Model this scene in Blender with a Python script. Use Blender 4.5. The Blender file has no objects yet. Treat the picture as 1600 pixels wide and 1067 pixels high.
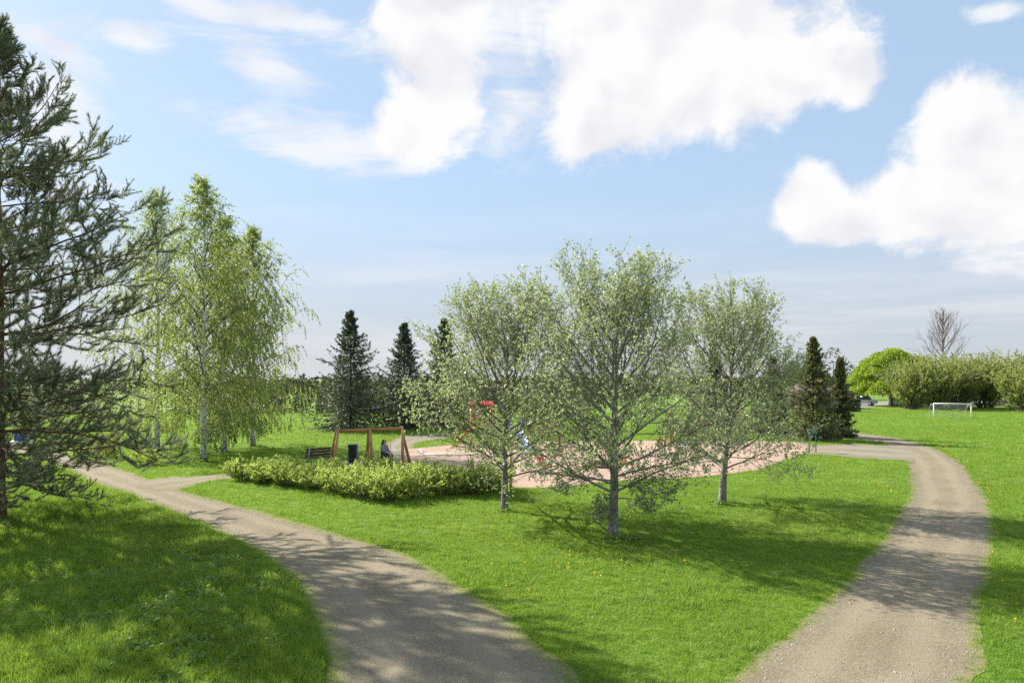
import bpy, bmesh, math, random
import numpy as np
from mathutils import Vector, Matrix

# ------------------------------------------------------------------ camera, sky, sun, exposure
sc = bpy.context.scene
F, H, HZ = 1067.0, 4.3, 591.0            # focal length in photo pixels, eye height, horizon row
cam_d = bpy.data.cameras.new('camera')
cam = bpy.data.objects.new('camera', cam_d)
sc.collection.objects.link(cam)
cam.location = (0, 0, H)
cam.rotation_euler = (math.pi / 2, 0, 0)
cam_d.sensor_width = 36.0
cam_d.lens = 36.0 * F / 1600.0
cam_d.shift_y = (HZ - 533.5) / 1600.0
cam_d.clip_start = 0.1
cam_d.clip_end = 6000.0
sc.camera = cam

SUN_EL = math.radians(36.0)
SUN_DIR = Vector((-0.83 * math.cos(SUN_EL), 0.557 * math.cos(SUN_EL), math.sin(SUN_EL))).normalized()   # towards the sun
SKY_STRENGTH = 0.1
EXPOSURE = 1.0


def nn(nt, typ, x=0, y=0, **kw):
    n = nt.nodes.new(typ)
    for k, v in kw.items():
        setattr(n, k, v)
    return n


class NT:
    """small helper to write node maths"""
    def __init__(self, nt):
        self.nt = nt

    def put(self, sock, v):
        if isinstance(v, bpy.types.NodeSocket):
            self.nt.links.new(v, sock)
        else:
            sock.default_value = v

    def m(self, op, a, b=0.0, c=0.0, clamp=False):
        n = self.nt.nodes.new('ShaderNodeMath')
        n.operation = op
        n.use_clamp = clamp
        self.put(n.inputs[0], a)
        self.put(n.inputs[1], b)
        self.put(n.inputs[2], c)
        return n.outputs[0]

    def sstep(self, v, lo, hi):
        n = self.nt.nodes.new('ShaderNodeMapRange')
        n.interpolation_type = 'SMOOTHSTEP'
        self.put(n.inputs['Value'], v)
        n.inputs['From Min'].default_value = lo
        n.inputs['From Max'].default_value = hi
        return n.outputs[0]

    def noise(self, vec, scale, detail=5, rough=0.55, dist=0.0):
        n = self.nt.nodes.new('ShaderNodeTexNoise')
        if vec is not None:
            self.nt.links.new(vec, n.inputs['Vector'])
        n.inputs['Scale'].default_value = scale
        n.inputs['Detail'].default_value = detail
        n.inputs['Roughness'].default_value = rough
        n.inputs['Distortion'].default_value = dist
        return n.outputs[0]

    def mix(self, fac, a, b, blend='MIX'):
        n = self.nt.nodes.new('ShaderNodeMix')
        n.data_type = 'RGBA'
        n.blend_type = blend
        self.put(n.inputs[0], fac)
        for s, v in ((n.inputs[6], a), (n.inputs[7], b)):
            if not isinstance(v, bpy.types.NodeSocket) and len(v) == 3:
                v = (*v, 1.0)
            self.put(s, v)
        return n.outputs[2]

    def xyz(self, x, y, z):
        n = self.nt.nodes.new('ShaderNodeCombineXYZ')
        self.put(n.inputs[0], x); self.put(n.inputs[1], y); self.put(n.inputs[2], z)
        return n.outputs[0]


def build_world():
    w = bpy.data.worlds.new('World')
    sc.world = w
    w.use_nodes = True
    nt = w.node_tree
    nt.nodes.clear()
    N = NT(nt)
    out = nt.nodes.new('ShaderNodeOutputWorld')
    bg = nt.nodes.new('ShaderNodeBackground')
    nt.links.new(bg.outputs[0], out.inputs[0])
    sky = nt.nodes.new('ShaderNodeTexSky')
    sky.sky_type = 'NISHITA'
    sky.sun_disc = False
    sky.sun_elevation = SUN_EL
    sky.sun_rotation = math.atan2(SUN_DIR.x, SUN_DIR.y)
    sky.altitude = 0
    sky.air_density = 1.0
    sky.dust_density = 0.6
    sky.ozone_density = 1.3
    tc = nt.nodes.new('ShaderNodeTexCoord')
    d = tc.outputs['Generated']
    sep = nt.nodes.new('ShaderNodeSeparateXYZ')
    nt.links.new(d, sep.inputs[0])
    X, Y, Z = sep.outputs
    az = N.m('ARCTAN2', X, Y)
    el = N.m('ARCSINE', Z)
    # cloud noise on the sphere of directions: billows and fine shreds
    nb = N.noise(N.xyz(N.m('MULTIPLY', az, 1.0), N.m('MULTIPLY', el, 1.25), 3.1), 9.0, 9, 0.66, 0.25)
    nw = N.noise(N.xyz(N.m('MULTIPLY', az, 1.0), N.m('MULTIPLY', el, 3.2), 7.7), 5.0, 7, 0.66, 0.7)
    nbig = N.noise(N.xyz(az, N.m('MULTIPLY', el, 1.6), 11.3), 2.6, 4, 0.5)

    sph = N.xyz(az, el, 0.0)

    def lobe(px, py, rx, ry, rot=0.0, flat=0.0):
        a0 = math.atan((px - 800) / F)
        e0 = math.atan((HZ - py) / F * math.cos(a0))
        ca = math.cos(a0)
        mp = nt.nodes.new('ShaderNodeMapping'); mp.vector_type = 'TEXTURE'
        nt.links.new(sph, mp.inputs[0])
        mp.inputs['Location'].default_value = (a0, e0, 0)
        mp.inputs['Rotation'].default_value = (0, 0, rot)
        mp.inputs['Scale'].default_value = (rx / F * ca * ca, ry / F * ca, 1)
        ln = nt.nodes.new('ShaderNodeVectorMath'); ln.operation = 'LENGTH'
        nt.links.new(mp.outputs[0], ln.inputs[0])
        return N.m('SUBTRACT', 1.0, ln.outputs['Value'])

    def big(lobes):
        acc = None
        for l in lobes:
            s = lobe(*l)
            acc = s if acc is None else N.m('SMOOTH_MAX', acc, s, 0.25)
        return acc

    cum = big([(1080, 95, 250, 130, 0.12), (960, 130, 150, 125), (1010, 0, 210, 95), (1230, 110, 150, 78, 0.05),
               (1335, 115, 62, 62), (930, 205, 105, 48),
               (675, 50, 105, 110, 0.15), (695, 145, 88, 80), (650, 205, 78, 58),
               (1265, 318, 66, 66), (1340, 345, 110, 42), (1500, 210, 105, 100), (1440, 320, 130, 78), (1560, 300, 140, 140), (1600, 250, 90, 110)])
    wis = big([(430, 195, 230, 42, 0, 0), (400, 95, 130, 45, -0.25, 0), (210, 65, 90, 30, 0, 0), (450, 35, 260, 34, -0.1, 0), (330, 10, 120, 40, 0, 0),
               (790, 40, 80, 90, 0, 0), (800, 190, 70, 80, 0, 0), (560, 230, 200, 40, 0, 0), (90, 150, 120, 190, 0, 0), (1540, 20, 60, 14, -0.3, 0)])
    dens = N.sstep(N.m('ADD', cum, N.m('MULTIPLY', N.m('SUBTRACT', nb, 0.5), 1.6)), -0.02, 0.40)
    wden = N.m('MULTIPLY', N.sstep(N.m('ADD', wis, N.m('MULTIPLY', N.m('SUBTRACT', nw, 0.51), 3.2)), -0.1, 0.9), 0.78)
    # the same broken cumulus goes on all round, outside the photograph
    aa = N.m('ABSOLUTE', az)
    beyond = N.m('MAXIMUM', N.sstep(aa, 0.68, 0.95), N.sstep(el, 0.62, 0.85))
    rest = N.m('MULTIPLY', N.m('MULTIPLY', N.sstep(N.m('ADD', nbig, N.m('MULTIPLY', N.m('SUBTRACT', nb, 0.5), 0.35)), 0.50, 0.66), beyond), 0.9)
    # thin veil towards the horizon, in flat streaks
    ns = N.noise(N.xyz(N.m('MULTIPLY', az, 1.0), N.m('MULTIPLY', el, 9.0), 1.3), 3.2, 7, 0.6, 0.4)
    low = N.m('SUBTRACT', 1.0, N.sstep(el, 0.03, 0.31))
    veil = N.m('MULTIPLY', low, N.m('ADD', 0.72, N.m('MULTIPLY', N.sstep(ns, 0.35, 0.7), 0.28)), clamp=True)
    skyc = N.mix(0.72, sky.outputs[0], HIGH_HAZE)                 # thin high haze pales the blue
    # cloud light: white tops, faintly lilac grey where thick and low
    ctone = N.noise(N.xyz(N.m('MULTIPLY', az, 1.0), N.m('MULTIPLY', N.m('ADD', el, 0.02), 1.25), 3.1), 6.0, 5, 0.5, 0.2)
    # relief: a billow is darker where more cloud stands above it
    nlo = N.noise(N.xyz(az, N.m('MULTIPLY', el, 1.25), 3.1), 9.0, 3, 0.5, 0.25)
    nup = N.noise(N.xyz(N.m('ADD', az, -0.02), N.m('MULTIPLY', N.m('ADD', el, 0.045), 1.25), 3.1), 9.0, 2, 0.5, 0.25)
    relief = N.m('ADD', N.m('SUBTRACT', nlo, nup), N.m('MULTIPLY', N.m('SUBTRACT', ctone, 0.5), 0.4))
    cl = N.mix(N.sstep(relief, -0.26, 0.14), CLOUD_GREY, CLOUD_WHITE)
    vl = N.mix(N.sstep(ns, 0.3, 0.75), VEIL_GREY, VEIL_WHITE)
    c = N.mix(veil, skyc, vl)
    c = N.mix(wden, c, cl)
    c = N.mix(N.m('MAXIMUM', dens, rest), c, cl)
    nt.links.new(c, bg.inputs[0])
    bg.inputs[1].default_value = SKY_STRENGTH


CLOUD_WHITE = (4.95, 4.95, 5.0)
CLOUD_GREY = (4.15, 4.17, 4.45)
VEIL_GREY = (2.85, 3.0, 3.25)
VEIL_WHITE = (3.85, 3.95, 4.15)
HIGH_HAZE = (2.6, 3.45, 4.5)
build_world()

sun_d = bpy.data.lights.new('sun', 'SUN')
sun_d.energy = 5.0
sun_d.angle = math.radians(0.55)
sun_d.color = (1.0, 0.95, 0.86)
sun = bpy.data.objects.new('sun', sun_d)
sun.rotation_euler = (-SUN_DIR).to_track_quat('-Z', 'Y').to_euler()
sun.location = (-30, 20, 40)
sc.collection.objects.link(sun)

sc.view_settings.view_transform = 'Standard'
sc.view_settings.look = 'None'
sc.view_settings.gamma = 1.0
sc.view_settings.exposure = EXPOSURE
sc.render.engine = 'CYCLES'
sc.cycles.max_bounces = 6
sc.cycles.diffuse_bounces = 3
sc.cycles.glossy_bounces = 2
sc.cycles.transmission_bounces = 4
sc.cycles.transparent_max_bounces = 4
sc.cycles.use_denoising = False
sc.cycles.sample_clamp_indirect = 4.0

# ------------------------------------------------------------------ helpers
COL = sc.collection
rng = np.random.default_rng(7)
random.seed(7)


def gp(px, py):
    Y = F * H / (py - HZ)
    return np.array(((px - 800) * Y / F, Y))


def wx(px, Y):
    return (px - 800) * Y / F


def wz(py, Y):
    return H - (py - HZ) * Y / F


def sm(a, b, x):
    t = np.clip((x - a) / (b - a), 0, 1)
    return t * t * (3 - 2 * t)


def terr(x, y):
    x = np.asarray(x, float); y = np.asarray(y, float)
    drop = 9.0 * sm(80, 150, y) * (1 - sm(-5, 40, x))
    return -drop


def link(o, parent=None):
    COL.objects.link(o)
    if parent is not None:
        o.parent = parent
    return o


def tag(o, label=None, cat=None, group=None, kind=None):
    if label: o['label'] = label
    if cat: o['category'] = cat
    if group: o['group'] = group
    if kind: o['kind'] = kind
    return o


def empty(name, loc, rz=0.0):
    o = bpy.data.objects.new(name, None)
    o.empty_display_size = 0.2
    o.location = loc
    o.rotation_euler = (0, 0, rz)
    return link(o)


class MB:
    """collects arrays of verts and quads/tris with a per-vertex tint"""
    def __init__(self):
        self.V, self.Q, self.T, self.A = [], [], [], []
        self.n = 0

    def add(self, V, Q=None, T=None, tint=None):
        V = np.asarray(V, float).reshape(-1, 3)
        if Q is not None and len(Q): self.Q.append(np.asarray(Q, int).reshape(-1, 4) + self.n)
        if T is not None and len(T): self.T.append(np.asarray(T, int).reshape(-1, 3) + self.n)
        self.V.append(V)
        if tint is None: tint = np.full(len(V), 0.5)
        self.A.append(np.broadcast_to(np.asarray(tint, float), (len(V),)))
        self.n += len(V)
        return self

    def build(self, name, mat, parent=None, smooth=False):
        me = bpy.data.meshes.new(name)
        V = np.concatenate(self.V)
        Q = np.concatenate(self.Q) if self.Q else np.zeros((0, 4), int)
        T = np.concatenate(self.T) if self.T else np.zeros((0, 3), int)
        me.vertices.add(len(V))
        me.vertices.foreach_set('co', V.astype(np.float32).ravel())
        me.loops.add(Q.size + T.size)
        me.loops.foreach_set('vertex_index', np.concatenate([Q.ravel(), T.ravel()]).astype(np.int32))
        me.polygons.add(len(Q) + len(T))
        st = np.concatenate([np.arange(len(Q)) * 4, Q.size + np.arange(len(T)) * 3]).astype(np.int32)
        me.polygons.foreach_set('loop_start', st)
        if smooth:
            me.polygons.foreach_set('use_smooth', np.ones(len(Q) + len(T), bool))
        a = me.attributes.new('tint', 'FLOAT', 'POINT')
        a.data.foreach_set('value', np.concatenate(self.A).astype(np.float32))
        me.update(calc_edges=True)
        me.materials.append(mat)
        return link(bpy.data.objects.new(name, me), parent)

    # --- solid pieces
    def box(self, c, s, rz=0.0, rot=None, tint=None):
        x, y, z = np.asarray(s, float) / 2
        P = np.array([(-x, -y, -z), (x, -y, -z), (x, y, -z), (-x, y, -z), (-x, -y, z), (x, -y, z), (x, y, z), (-x, y, z)])
        M = np.array(rot if rot is not None else Matrix.Rotation(rz, 3, 'Z'))
        P = P @ M.T + np.asarray(c, float)
        return self.add(P, [(3, 2, 1, 0), (4, 5, 6, 7), (0, 1, 5, 4), (1, 2, 6, 5), (2, 3, 7, 6), (3, 0, 4, 7)], tint=tint)

    def bar(self, a, b, w, h, tint=None):
        """rectangular bar from a to b"""
        a, b = Vector(a), Vector(b)
        d = b - a
        q = d.to_track_quat('X', 'Z').to_matrix()
        return self.box((a + b) / 2, (d.length, w, h), rot=q, tint=tint)

    def rod(self, a, b, r0, r1=None, s=10, tint=None, cap=True):
        r1 = r0 if r1 is None else r1
        P = np.array([[a, b]], float)
        V, Q = tubes(P, np.array([[r0, r1]]), s)
        T = []
        if cap:
            V = np.concatenate([V, np.asarray([a, b], float)])
            for i in range(s):
                T.append((2 * s, (i + 1) % s, i)); T.append((2 * s + 1, s + i, s + (i + 1) % s))
        return self.add(V, Q, T, tint=tint)

    def tube(self, pts, r, s=8, tint=None):
        P = np.array([pts], float)
        R = np.broadcast_to(np.asarray(r, float), (1, P.shape[1]))
        V, Q = tubes(P, R, s)
        n = P.shape[1]
        V = np.concatenate([V, P[0, :1], P[0, -1:]])
        T = []
        for i in range(s):
            T.append((n * s, (i + 1) % s, i)); T.append((n * s + 1, (n - 1) * s + i, (n - 1) * s + (i + 1) % s))
        return self.add(V, Q, T, tint=tint)

    def lathe(self, prof, c, s=16, tint=None):
        prof = np.asarray(prof, float)
        a = np.arange(s) / s * 2 * math.pi
        V = np.stack([prof[:, None, 0] * np.cos(a), prof[:, None, 0] * np.sin(a), np.broadcast_to(prof[:, None, 1], (len(prof), s))], -1) + np.asarray(c, float)
        Q = []
        for i in range(len(prof) - 1):
            for j in range(s):
                k = (j + 1) % s
                Q.append((i * s + j, i * s + k, (i + 1) * s + k, (i + 1) * s + j))
        return self.add(V, Q, tint=tint)


def norm(v):
    return v / np.maximum(np.linalg.norm(v, axis=-1, keepdims=True), 1e-9)


def tubes(P, R, s):
    P = np.asarray(P, float)
    N, n, _ = P.shape
    T = norm(np.gradient(P, axis=1))
    mt = norm(P[:, -1] - P[:, 0])
    ref = np.where((np.abs(mt[:, 2]) < 0.8)[:, None], np.array([0, 0, 1.0]), np.array([1.0, 0.13, 0]))[:, None, :]
    U = norm(np.cross(T, ref))
    W = np.cross(T, U)
    a = np.arange(s) / s * 2 * math.pi
    ring = P[:, :, None, :] + R[:, :, None, None] * (np.cos(a)[:, None] * U[:, :, None, :] + np.sin(a)[:, None] * W[:, :, None, :])
    V = ring.reshape(-1, 3)
    b = (np.arange(N)[:, None, None] * n + np.arange(n - 1)[None, :, None]) * s
    j = np.arange(s)[None, None, :]
    k = (j + 1) % s
    Q = np.stack([b + j, b + k, b + s + k, b + s + j], -1).reshape(-1, 4)
    return V, Q


def grow(P0, D, L, n, up=0.0, wob=0.1, r=rng):
    """batch of branches: start, direction, length -> (N, n, 3) points; up bends them up (or down)"""
    P0 = np.asarray(P0, float); D = norm(np.asarray(D, float))
    N = len(P0)
    st = (np.asarray(L, float) / (n - 1))[:, None]
    up = np.broadcast_to(np.asarray(up, float), (N,))[:, None]
    P = np.empty((N, n, 3)); P[:, 0] = P0
    for i in range(1, n):
        D = norm(D + up * np.array([0, 0, 1.0]) / (n - 1) + r.normal(0, wob, (N, 3)) / math.sqrt(n - 1))
        P[:, i] = P[:, i - 1] + D * st
    return P


def sample(P, idx, t):
    """position and tangent at parameter t on polyline idx"""
    n = P.shape[1]
    f = np.clip(t, 0, 0.999) * (n - 1)
    i = f.astype(int)
    a, b = P[idx, i], P[idx, i + 1]
    return a + (b - a) * (f - i)[:, None], norm(b - a)


def spread(T, ang, r=rng, azim=None):
    """directions at an angle from tangents T"""
    N = len(T)
    ref = np.where((np.abs(T[:, 2]) < 0.9)[:, None], np.array([0, 0, 1.0]), np.array([1.0, 0, 0]))
    U = norm(np.cross(T, ref)); W = np.cross(U, T)          # U sideways, W upwards
    a = r.uniform(0, 2 * math.pi, N) if azim is None else azim
    S = np.cos(a)[:, None] * U + np.sin(a)[:, None] * W
    ang = np.broadcast_to(ang, (N,))[:, None]
    return norm(np.cos(ang) * T + np.sin(ang) * S)


def kids(P, L, k, t0, t1, r=rng):
    N = len(P)
    idx = np.repeat(np.arange(N), k)
    t = np.tile(np.linspace(t0, t1, k), N) + r.uniform(-.5, .5, N * k) * (t1 - t0) / k
    t = np.clip(t, 0.02, 0.995)
    p, T = sample(P, idx, t)
    return p, T, np.asarray(L)[idx], t, idx


def leaves(C, A, L, W, r=rng, fold=0.25):
    """one folded diamond leaf per row"""
    A = norm(A)
    S = norm(np.cross(A, norm(r.normal(0, 1, A.shape))))
    Nn = np.cross(S, A)
    L = np.broadcast_to(L, (len(C),))[:, None]; W = np.broadcast_to(W, (len(C),))[:, None]
    m = C + A * L * 0.5
    V = np.stack([C, m + S * W * .5 + Nn * W * fold, C + A * L, m - S * W * .5 + Nn * W * fold], 1)
    Q = np.arange(len(C) * 4).reshape(-1, 4)
    return V.reshape(-1, 3), Q


def leaf_tint(n, r=rng, base=0.5, sd=0.2):
    return np.repeat(np.clip(r.normal(base, sd, n), 0, 1), 4)


# ------------------------------------------------------------------ materials
def new_mat(name):
    m = bpy.data.materials.new(name)
    m.use_nodes = True
    nt = m.node_tree
    nt.nodes.clear()
    out = nt.nodes.new('ShaderNodeOutputMaterial')
    return m, nt, out, NT(nt)


def principled(nt, color, rough=0.6, spec=0.3, metal=0.0):
    p = nt.nodes.new('ShaderNodeBsdfPrincipled')
    N = NT(nt)
    if not isinstance(color, bpy.types.NodeSocket):
        color = (*color[:3], 1.0)
    N.put(p.inputs['Base Color'], color)
    N.put(p.inputs['Roughness'], rough)
    p.inputs['Specular IOR Level'].default_value = spec
    p.inputs['Metallic'].default_value = metal
    return p


def mat_plain(name, c, rough=0.55, var=0.18, scale=6.0, spec=0.35, metal=0.0, bump=0.0, stretch=None):
    """plain painted or raw surface with blotchy wear"""
    m, nt, out, N = new_mat(name)
    tc = nt.nodes.new('ShaderNodeTexCoord')
    vec = tc.outputs['Object']
    if stretch:
        mp = nt.nodes.new('ShaderNodeMapping')
        nt.links.new(vec, mp.inputs[0]); mp.inputs['Scale'].default_value = stretch
        vec = mp.outputs[0]
    n = N.noise(vec, scale, 6, 0.65)
    col = N.mix(N.sstep(n, 0.3, 0.7), tuple(x * (1 - var) for x in c), tuple(min(1, x * (1 + var)) for x in c))
    p = principled(nt, col, rough, spec, metal)
    if bump:
        b = nt.nodes.new('ShaderNodeBump'); b.inputs['Strength'].default_value = bump; b.inputs['Distance'].default_value = 0.01
        nt.links.new(n, b.inputs['Height']); nt.links.new(b.outputs[0], p.inputs['Normal'])
    nt.links.new(p.outputs[0], out.inputs[0])
    return m


def mat_leaf(name, c0, c1, trans=(0.2, 0.3, 0.03), tf=0.35, rough=0.45, spec=0.4, patch=0.0, rnd=False):
    m, nt, out, N = new_mat(name)
    at = nt.nodes.new('ShaderNodeAttribute'); at.attribute_name = 'tint'
    fac = at.outputs['Fac']
    if rnd:                                         # differs from shoot to shoot
        oi = nt.nodes.new('ShaderNodeObjectInfo')
        fac = N.m('ADD', N.m('MULTIPLY', fac, 0.3), N.m('MULTIPLY', oi.outputs['Random'], 0.7))
    col = N.mix(fac, c0, c1)
    if patch:
        g = nt.nodes.new('ShaderNodeNewGeometry')
        n = N.noise(g.outputs['Position'], patch, 3)
        col = N.mix(N.sstep(n, 0.35, 0.65), col, c0)
    p = principled(nt, col, rough, spec)
    tr = nt.nodes.new('ShaderNodeBsdfTranslucent')
    tcol = N.mix(at.outputs['Fac'], tuple(x * .75 for x in trans), trans)
    nt.links.new(tcol, tr.inputs[0])
    mx = nt.nodes.new('ShaderNodeMixShader')
    mx.inputs[0].default_value = tf
    nt.links.new(p.outputs[0], mx.inputs[1]); nt.links.new(tr.outputs[0], mx.inputs[2])
    nt.links.new(mx.outputs[0], out.inputs[0])
    return m


def mat_bark(name, c0, c1, sx=6.0, sz=1.6, bump=0.7):
    m, nt, out, N = new_mat(name)
    g = nt.nodes.new('ShaderNodeNewGeometry')
    mp = nt.nodes.new('ShaderNodeMapping')
    nt.links.new(g.outputs['Position'], mp.inputs[0])
    mp.inputs['Scale'].default_value = (sx, sx, sz)
    n = N.noise(mp.outputs[0], 3.0, 8, 0.7)
    col = N.mix(N.sstep(n, 0.36, 0.62), c0, c1)
    p = principled(nt, col, 0.85, 0.15)
    b = nt.nodes.new('ShaderNodeBump'); b.inputs['Strength'].default_value = bump; b.inputs['Distance'].default_value = 0.03
    nt.links.new(n, b.inputs['Height']); nt.links.new(b.outputs[0], p.inputs['Normal'])
    nt.links.new(p.outputs[0], out.inputs[0])
    return m


def mat_birch_bark():
    m, nt, out, N = new_mat('birch_bark')
    g = nt.nodes.new('ShaderNodeNewGeometry')
    mp = nt.nodes.new('ShaderNodeMapping'); nt.links.new(g.outputs['Position'], mp.inputs[0])
    mp.inputs['Scale'].default_value = (3, 3, 14)
    n1 = N.noise(mp.outputs[0], 1.6, 5, 0.6)
    n2 = N.noise(g.outputs['Position'], 2.2, 4, 0.6)
    sp = nt.nodes.new('ShaderNodeSeparateXYZ'); nt.links.new(g.outputs['Position'], sp.inputs[0])
    rough_foot = N.m('MULTIPLY', N.m('SUBTRACT', 1.0, N.sstep(sp.outputs[2], 0.1, 0.9)), 0.13)   # the cracked dark foot every old birch has
    k = N.sstep(N.m('ADD', N.m('ADD', n1, N.m('MULTIPLY', N.m('SUBTRACT', n2, 0.5), 0.3)), rough_foot), 0.55, 0.64)
    col = N.mix(k, (0.62, 0.60, 0.55), (0.05, 0.045, 0.04))
    p = principled(nt, col, 0.7, 0.2)
    nt.links.new(p.outputs[0], out.inputs[0])
    return m


def mat_lawn():
    m, nt, out, N = new_mat('lawn')
    g = nt.nodes.new('ShaderNodeNewGeometry')
    pos = g.outputs['Position']
    n1 = N.noise(pos, 0.12, 4, 0.6)
    n2 = N.noise(pos, 1.1, 5, 0.65)
    n3 = N.noise(pos, 14.0, 4, 0.7)
    c = N.mix(N.sstep(n1, 0.3, 0.7), (0.138, 0.225, 0.035), (0.182, 0.27, 0.042))
    c = N.mix(N.m('MULTIPLY', N.sstep(n2, 0.45, 0.75), 0.55), c, (0.10, 0.21, 0.02))
    c = N.mix(N.m('MULTIPLY', N.sstep(n3, 0.35, 0.7), 0.4), c, (0.075, 0.155, 0.016))
    p = principled(nt, c, 0.8, 0.1)
    b = nt.nodes.new('ShaderNodeBump'); b.inputs['Strength'].default_value = 0.8; b.inputs['Distance'].default_value = 0.05
    nt.links.new(n3, b.inputs['Height']); nt.links.new(b.outputs[0], p.inputs['Normal'])
    nt.links.new(p.outputs[0], out.inputs[0])
    return m


def mat_grass():
    m, nt, out, N = new_mat('grass_blades')
    g = nt.nodes.new('ShaderNodeNewGeometry')
    oi = nt.nodes.new('ShaderNodeObjectInfo')
    pos = g.outputs['Position']
    n1 = N.noise(pos, 0.35, 4, 0.6)
    n2 = N.noise(pos, 1.7, 4, 0.65)
    at = nt.nodes.new('ShaderNodeAttribute'); at.attribute_name = 'tint'
    f = N.m('ADD', N.m('MULTIPLY', oi.outputs['Random'], 0.5), N.m('MULTIPLY', at.outputs['Fac'], 0.5))
    c = N.mix(f, (0.135, 0.275, 0.026), (0.24, 0.375, 0.038))
    c = N.mix(N.m('MULTIPLY', N.sstep(n1, 0.4, 0.7), 0.6), c, (0.24, 0.34, 0.028))
    c = N.mix(N.m('MULTIPLY', N.sstep(n2, 0.5, 0.75), 0.5), c, (0.085, 0.19, 0.022))
    n4 = N.noise(pos, 0.16, 5, 0.7, 0.6); n5 = N.noise(pos, 0.9, 5, 0.7)
    c = N.mix(N.m('MULTIPLY', N.sstep(n4, 0.52, 0.68), 0.55), c, (0.25, 0.30, 0.06))      # thin, yellower patches
    c = N.mix(N.m('MULTIPLY', N.sstep(n5, 0.56, 0.70), 0.5), c, (0.10, 0.22, 0.045))      # clover
    p = principled(nt, c, 0.5, 0.3)
    tr = nt.nodes.new('ShaderNodeBsdfTranslucent')
    nt.links.new(N.mix(0.5, c, (0.35, 0.49, 0.055)), tr.inputs[0])
    mx = nt.nodes.new('ShaderNodeMixShader'); mx.inputs[0].default_value = 0.48
    nt.links.new(p.outputs[0], mx.inputs[1]); nt.links.new(tr.outputs[0], mx.inputs[2])
    nt.links.new(mx.outputs[0], out.inputs[0])
    return m


def mat_gravel(name, c0, c1, moss=0.65, fleck=0.3):
    """packed gravel; attribute edge is 0 in the middle, 1 at the rim, where moss and grass creep in"""
    m, nt, out, N = new_mat(name)
    g = nt.nodes.new('ShaderNodeNewGeometry')
    pos = g.outputs['Position']
    at = nt.nodes.new('ShaderNodeAttribute'); at.attribute_name = 'tint'
    n1 = N.noise(pos, 0.5, 5, 0.6)
    n2 = N.noise(pos, 5.0, 6, 0.7)
    v = nt.nodes.new('ShaderNodeTexVoronoi'); nt.links.new(pos, v.inputs['Vector']); v.inputs['Scale'].default_value = 42.0
    vs = nt.nodes.new('ShaderNodeSeparateColor'); nt.links.new(v.outputs['Color'], vs.inputs[0])
    n3 = N.noise(pos, 70.0, 3, 0.7)
    c = N.mix(N.sstep(n1, 0.3, 0.7), c0, c1)
    c = N.mix(N.m('MULTIPLY', N.sstep(n2, 0.4, 0.75), 0.35), c, tuple(x * .72 for x in c0))
    c = N.mix(N.m('MULTIPLY', N.m('GREATER_THAN', vs.outputs[0], 0.72), fleck), c, tuple(min(.75, x * 1.6) for x in c1))
    c = N.mix(N.m('MULTIPLY', N.m('LESS_THAN', vs.outputs[1], 0.22), fleck), c, tuple(x * .45 for x in c0))
    # two compacted wheel tracks, paler and smoother than the loose crown and shoulders
    ac = nt.nodes.new('ShaderNodeAttribute'); ac.attribute_name = 'across'
    uu = N.m('ADD', N.m('ABSOLUTE', N.m('SUBTRACT', ac.outputs['Fac'], 0.5)), N.m('MULTIPLY', N.m('SUBTRACT', n1, 0.5), 0.12))
    trk = N.m('SUBTRACT', 1.0, N.sstep(N.m('ABSOLUTE', N.m('SUBTRACT', uu, 0.2)), 0.03, 0.13))
    c = N.mix(N.m('MULTIPLY', trk, 0.45), c, tuple(min(.75, x * 1.22) for x in c1))
    crown_moss = N.m('MULTIPLY', N.m('SUBTRACT', 1.0, N.sstep(uu, 0.0, 0.10)), N.sstep(N.noise(pos, 2.3, 6, 0.7), 0.5, 0.72))
    c = N.mix(N.m('MULTIPLY', crown_moss, moss * 0.6), c, (0.19, 0.19, 0.06))
    e = N.sstep(N.m('ADD', at.outputs['Fac'], N.m('MULTIPLY', N.m('SUBTRACT', n2, 0.5), 1.1)), 0.5, 1.05)
    c = N.mix(N.m('MULTIPLY', e, moss), c, (0.19, 0.21, 0.045))
    p = principled(nt, c, 0.9, 0.15)
    h = N.m('ADD', N.m('MULTIPLY', v.outputs['Distance'], -0.6), N.m('ADD', n3, N.m('MULTIPLY', n2, 1.5)))
    b = nt.nodes.new('ShaderNodeBump'); b.inputs['Strength'].default_value = 0.55; b.inputs['Distance'].default_value = 0.02
    nt.links.new(h, b.inputs['Height']); nt.links.new(b.outputs[0], p.inputs['Normal'])
    nt.links.new(p.outputs[0], out.inputs[0])
    return m


M = {}
M['lawn'] = mat_lawn()
M['grass'] = mat_grass()
M['gravel'] = mat_gravel('path_gravel', (0.19, 0.158, 0.104), (0.245, 0.207, 0.142))
M['gravel_grey'] = mat_gravel('grey_gravel', (0.20, 0.172, 0.122), (0.255, 0.223, 0.168), 0.6)
M['sand'] = mat_gravel('play_sand', (0.36, 0.25, 0.188), (0.44, 0.315, 0.238), 0.3, 0.2)
M['asphalt'] = mat_gravel('asphalt', (0.22, 0.215, 0.21), (0.26, 0.255, 0.25), 0.0, 0.1)
M['pebble'] = mat_plain('pebble', (0.34, 0.30, 0.24), 0.8, 0.3, 3.0)
M['wb_bark'] = mat_bark('whitebeam_bark', (0.09, 0.08, 0.068), (0.33, 0.31, 0.27), 9, 3)
M['wb_leaf'] = mat_leaf('whitebeam_leaf', (0.165, 0.215, 0.10), (0.50, 0.54, 0.38), (0.54, 0.64, 0.24), 0.44, 0.4, 0.4)
M['birch_bark'] = mat_birch_bark()
M['birch_twig'] = mat_bark('birch_twig', (0.06, 0.045, 0.035), (0.13, 0.10, 0.08), 9, 9, 0.2)
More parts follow.
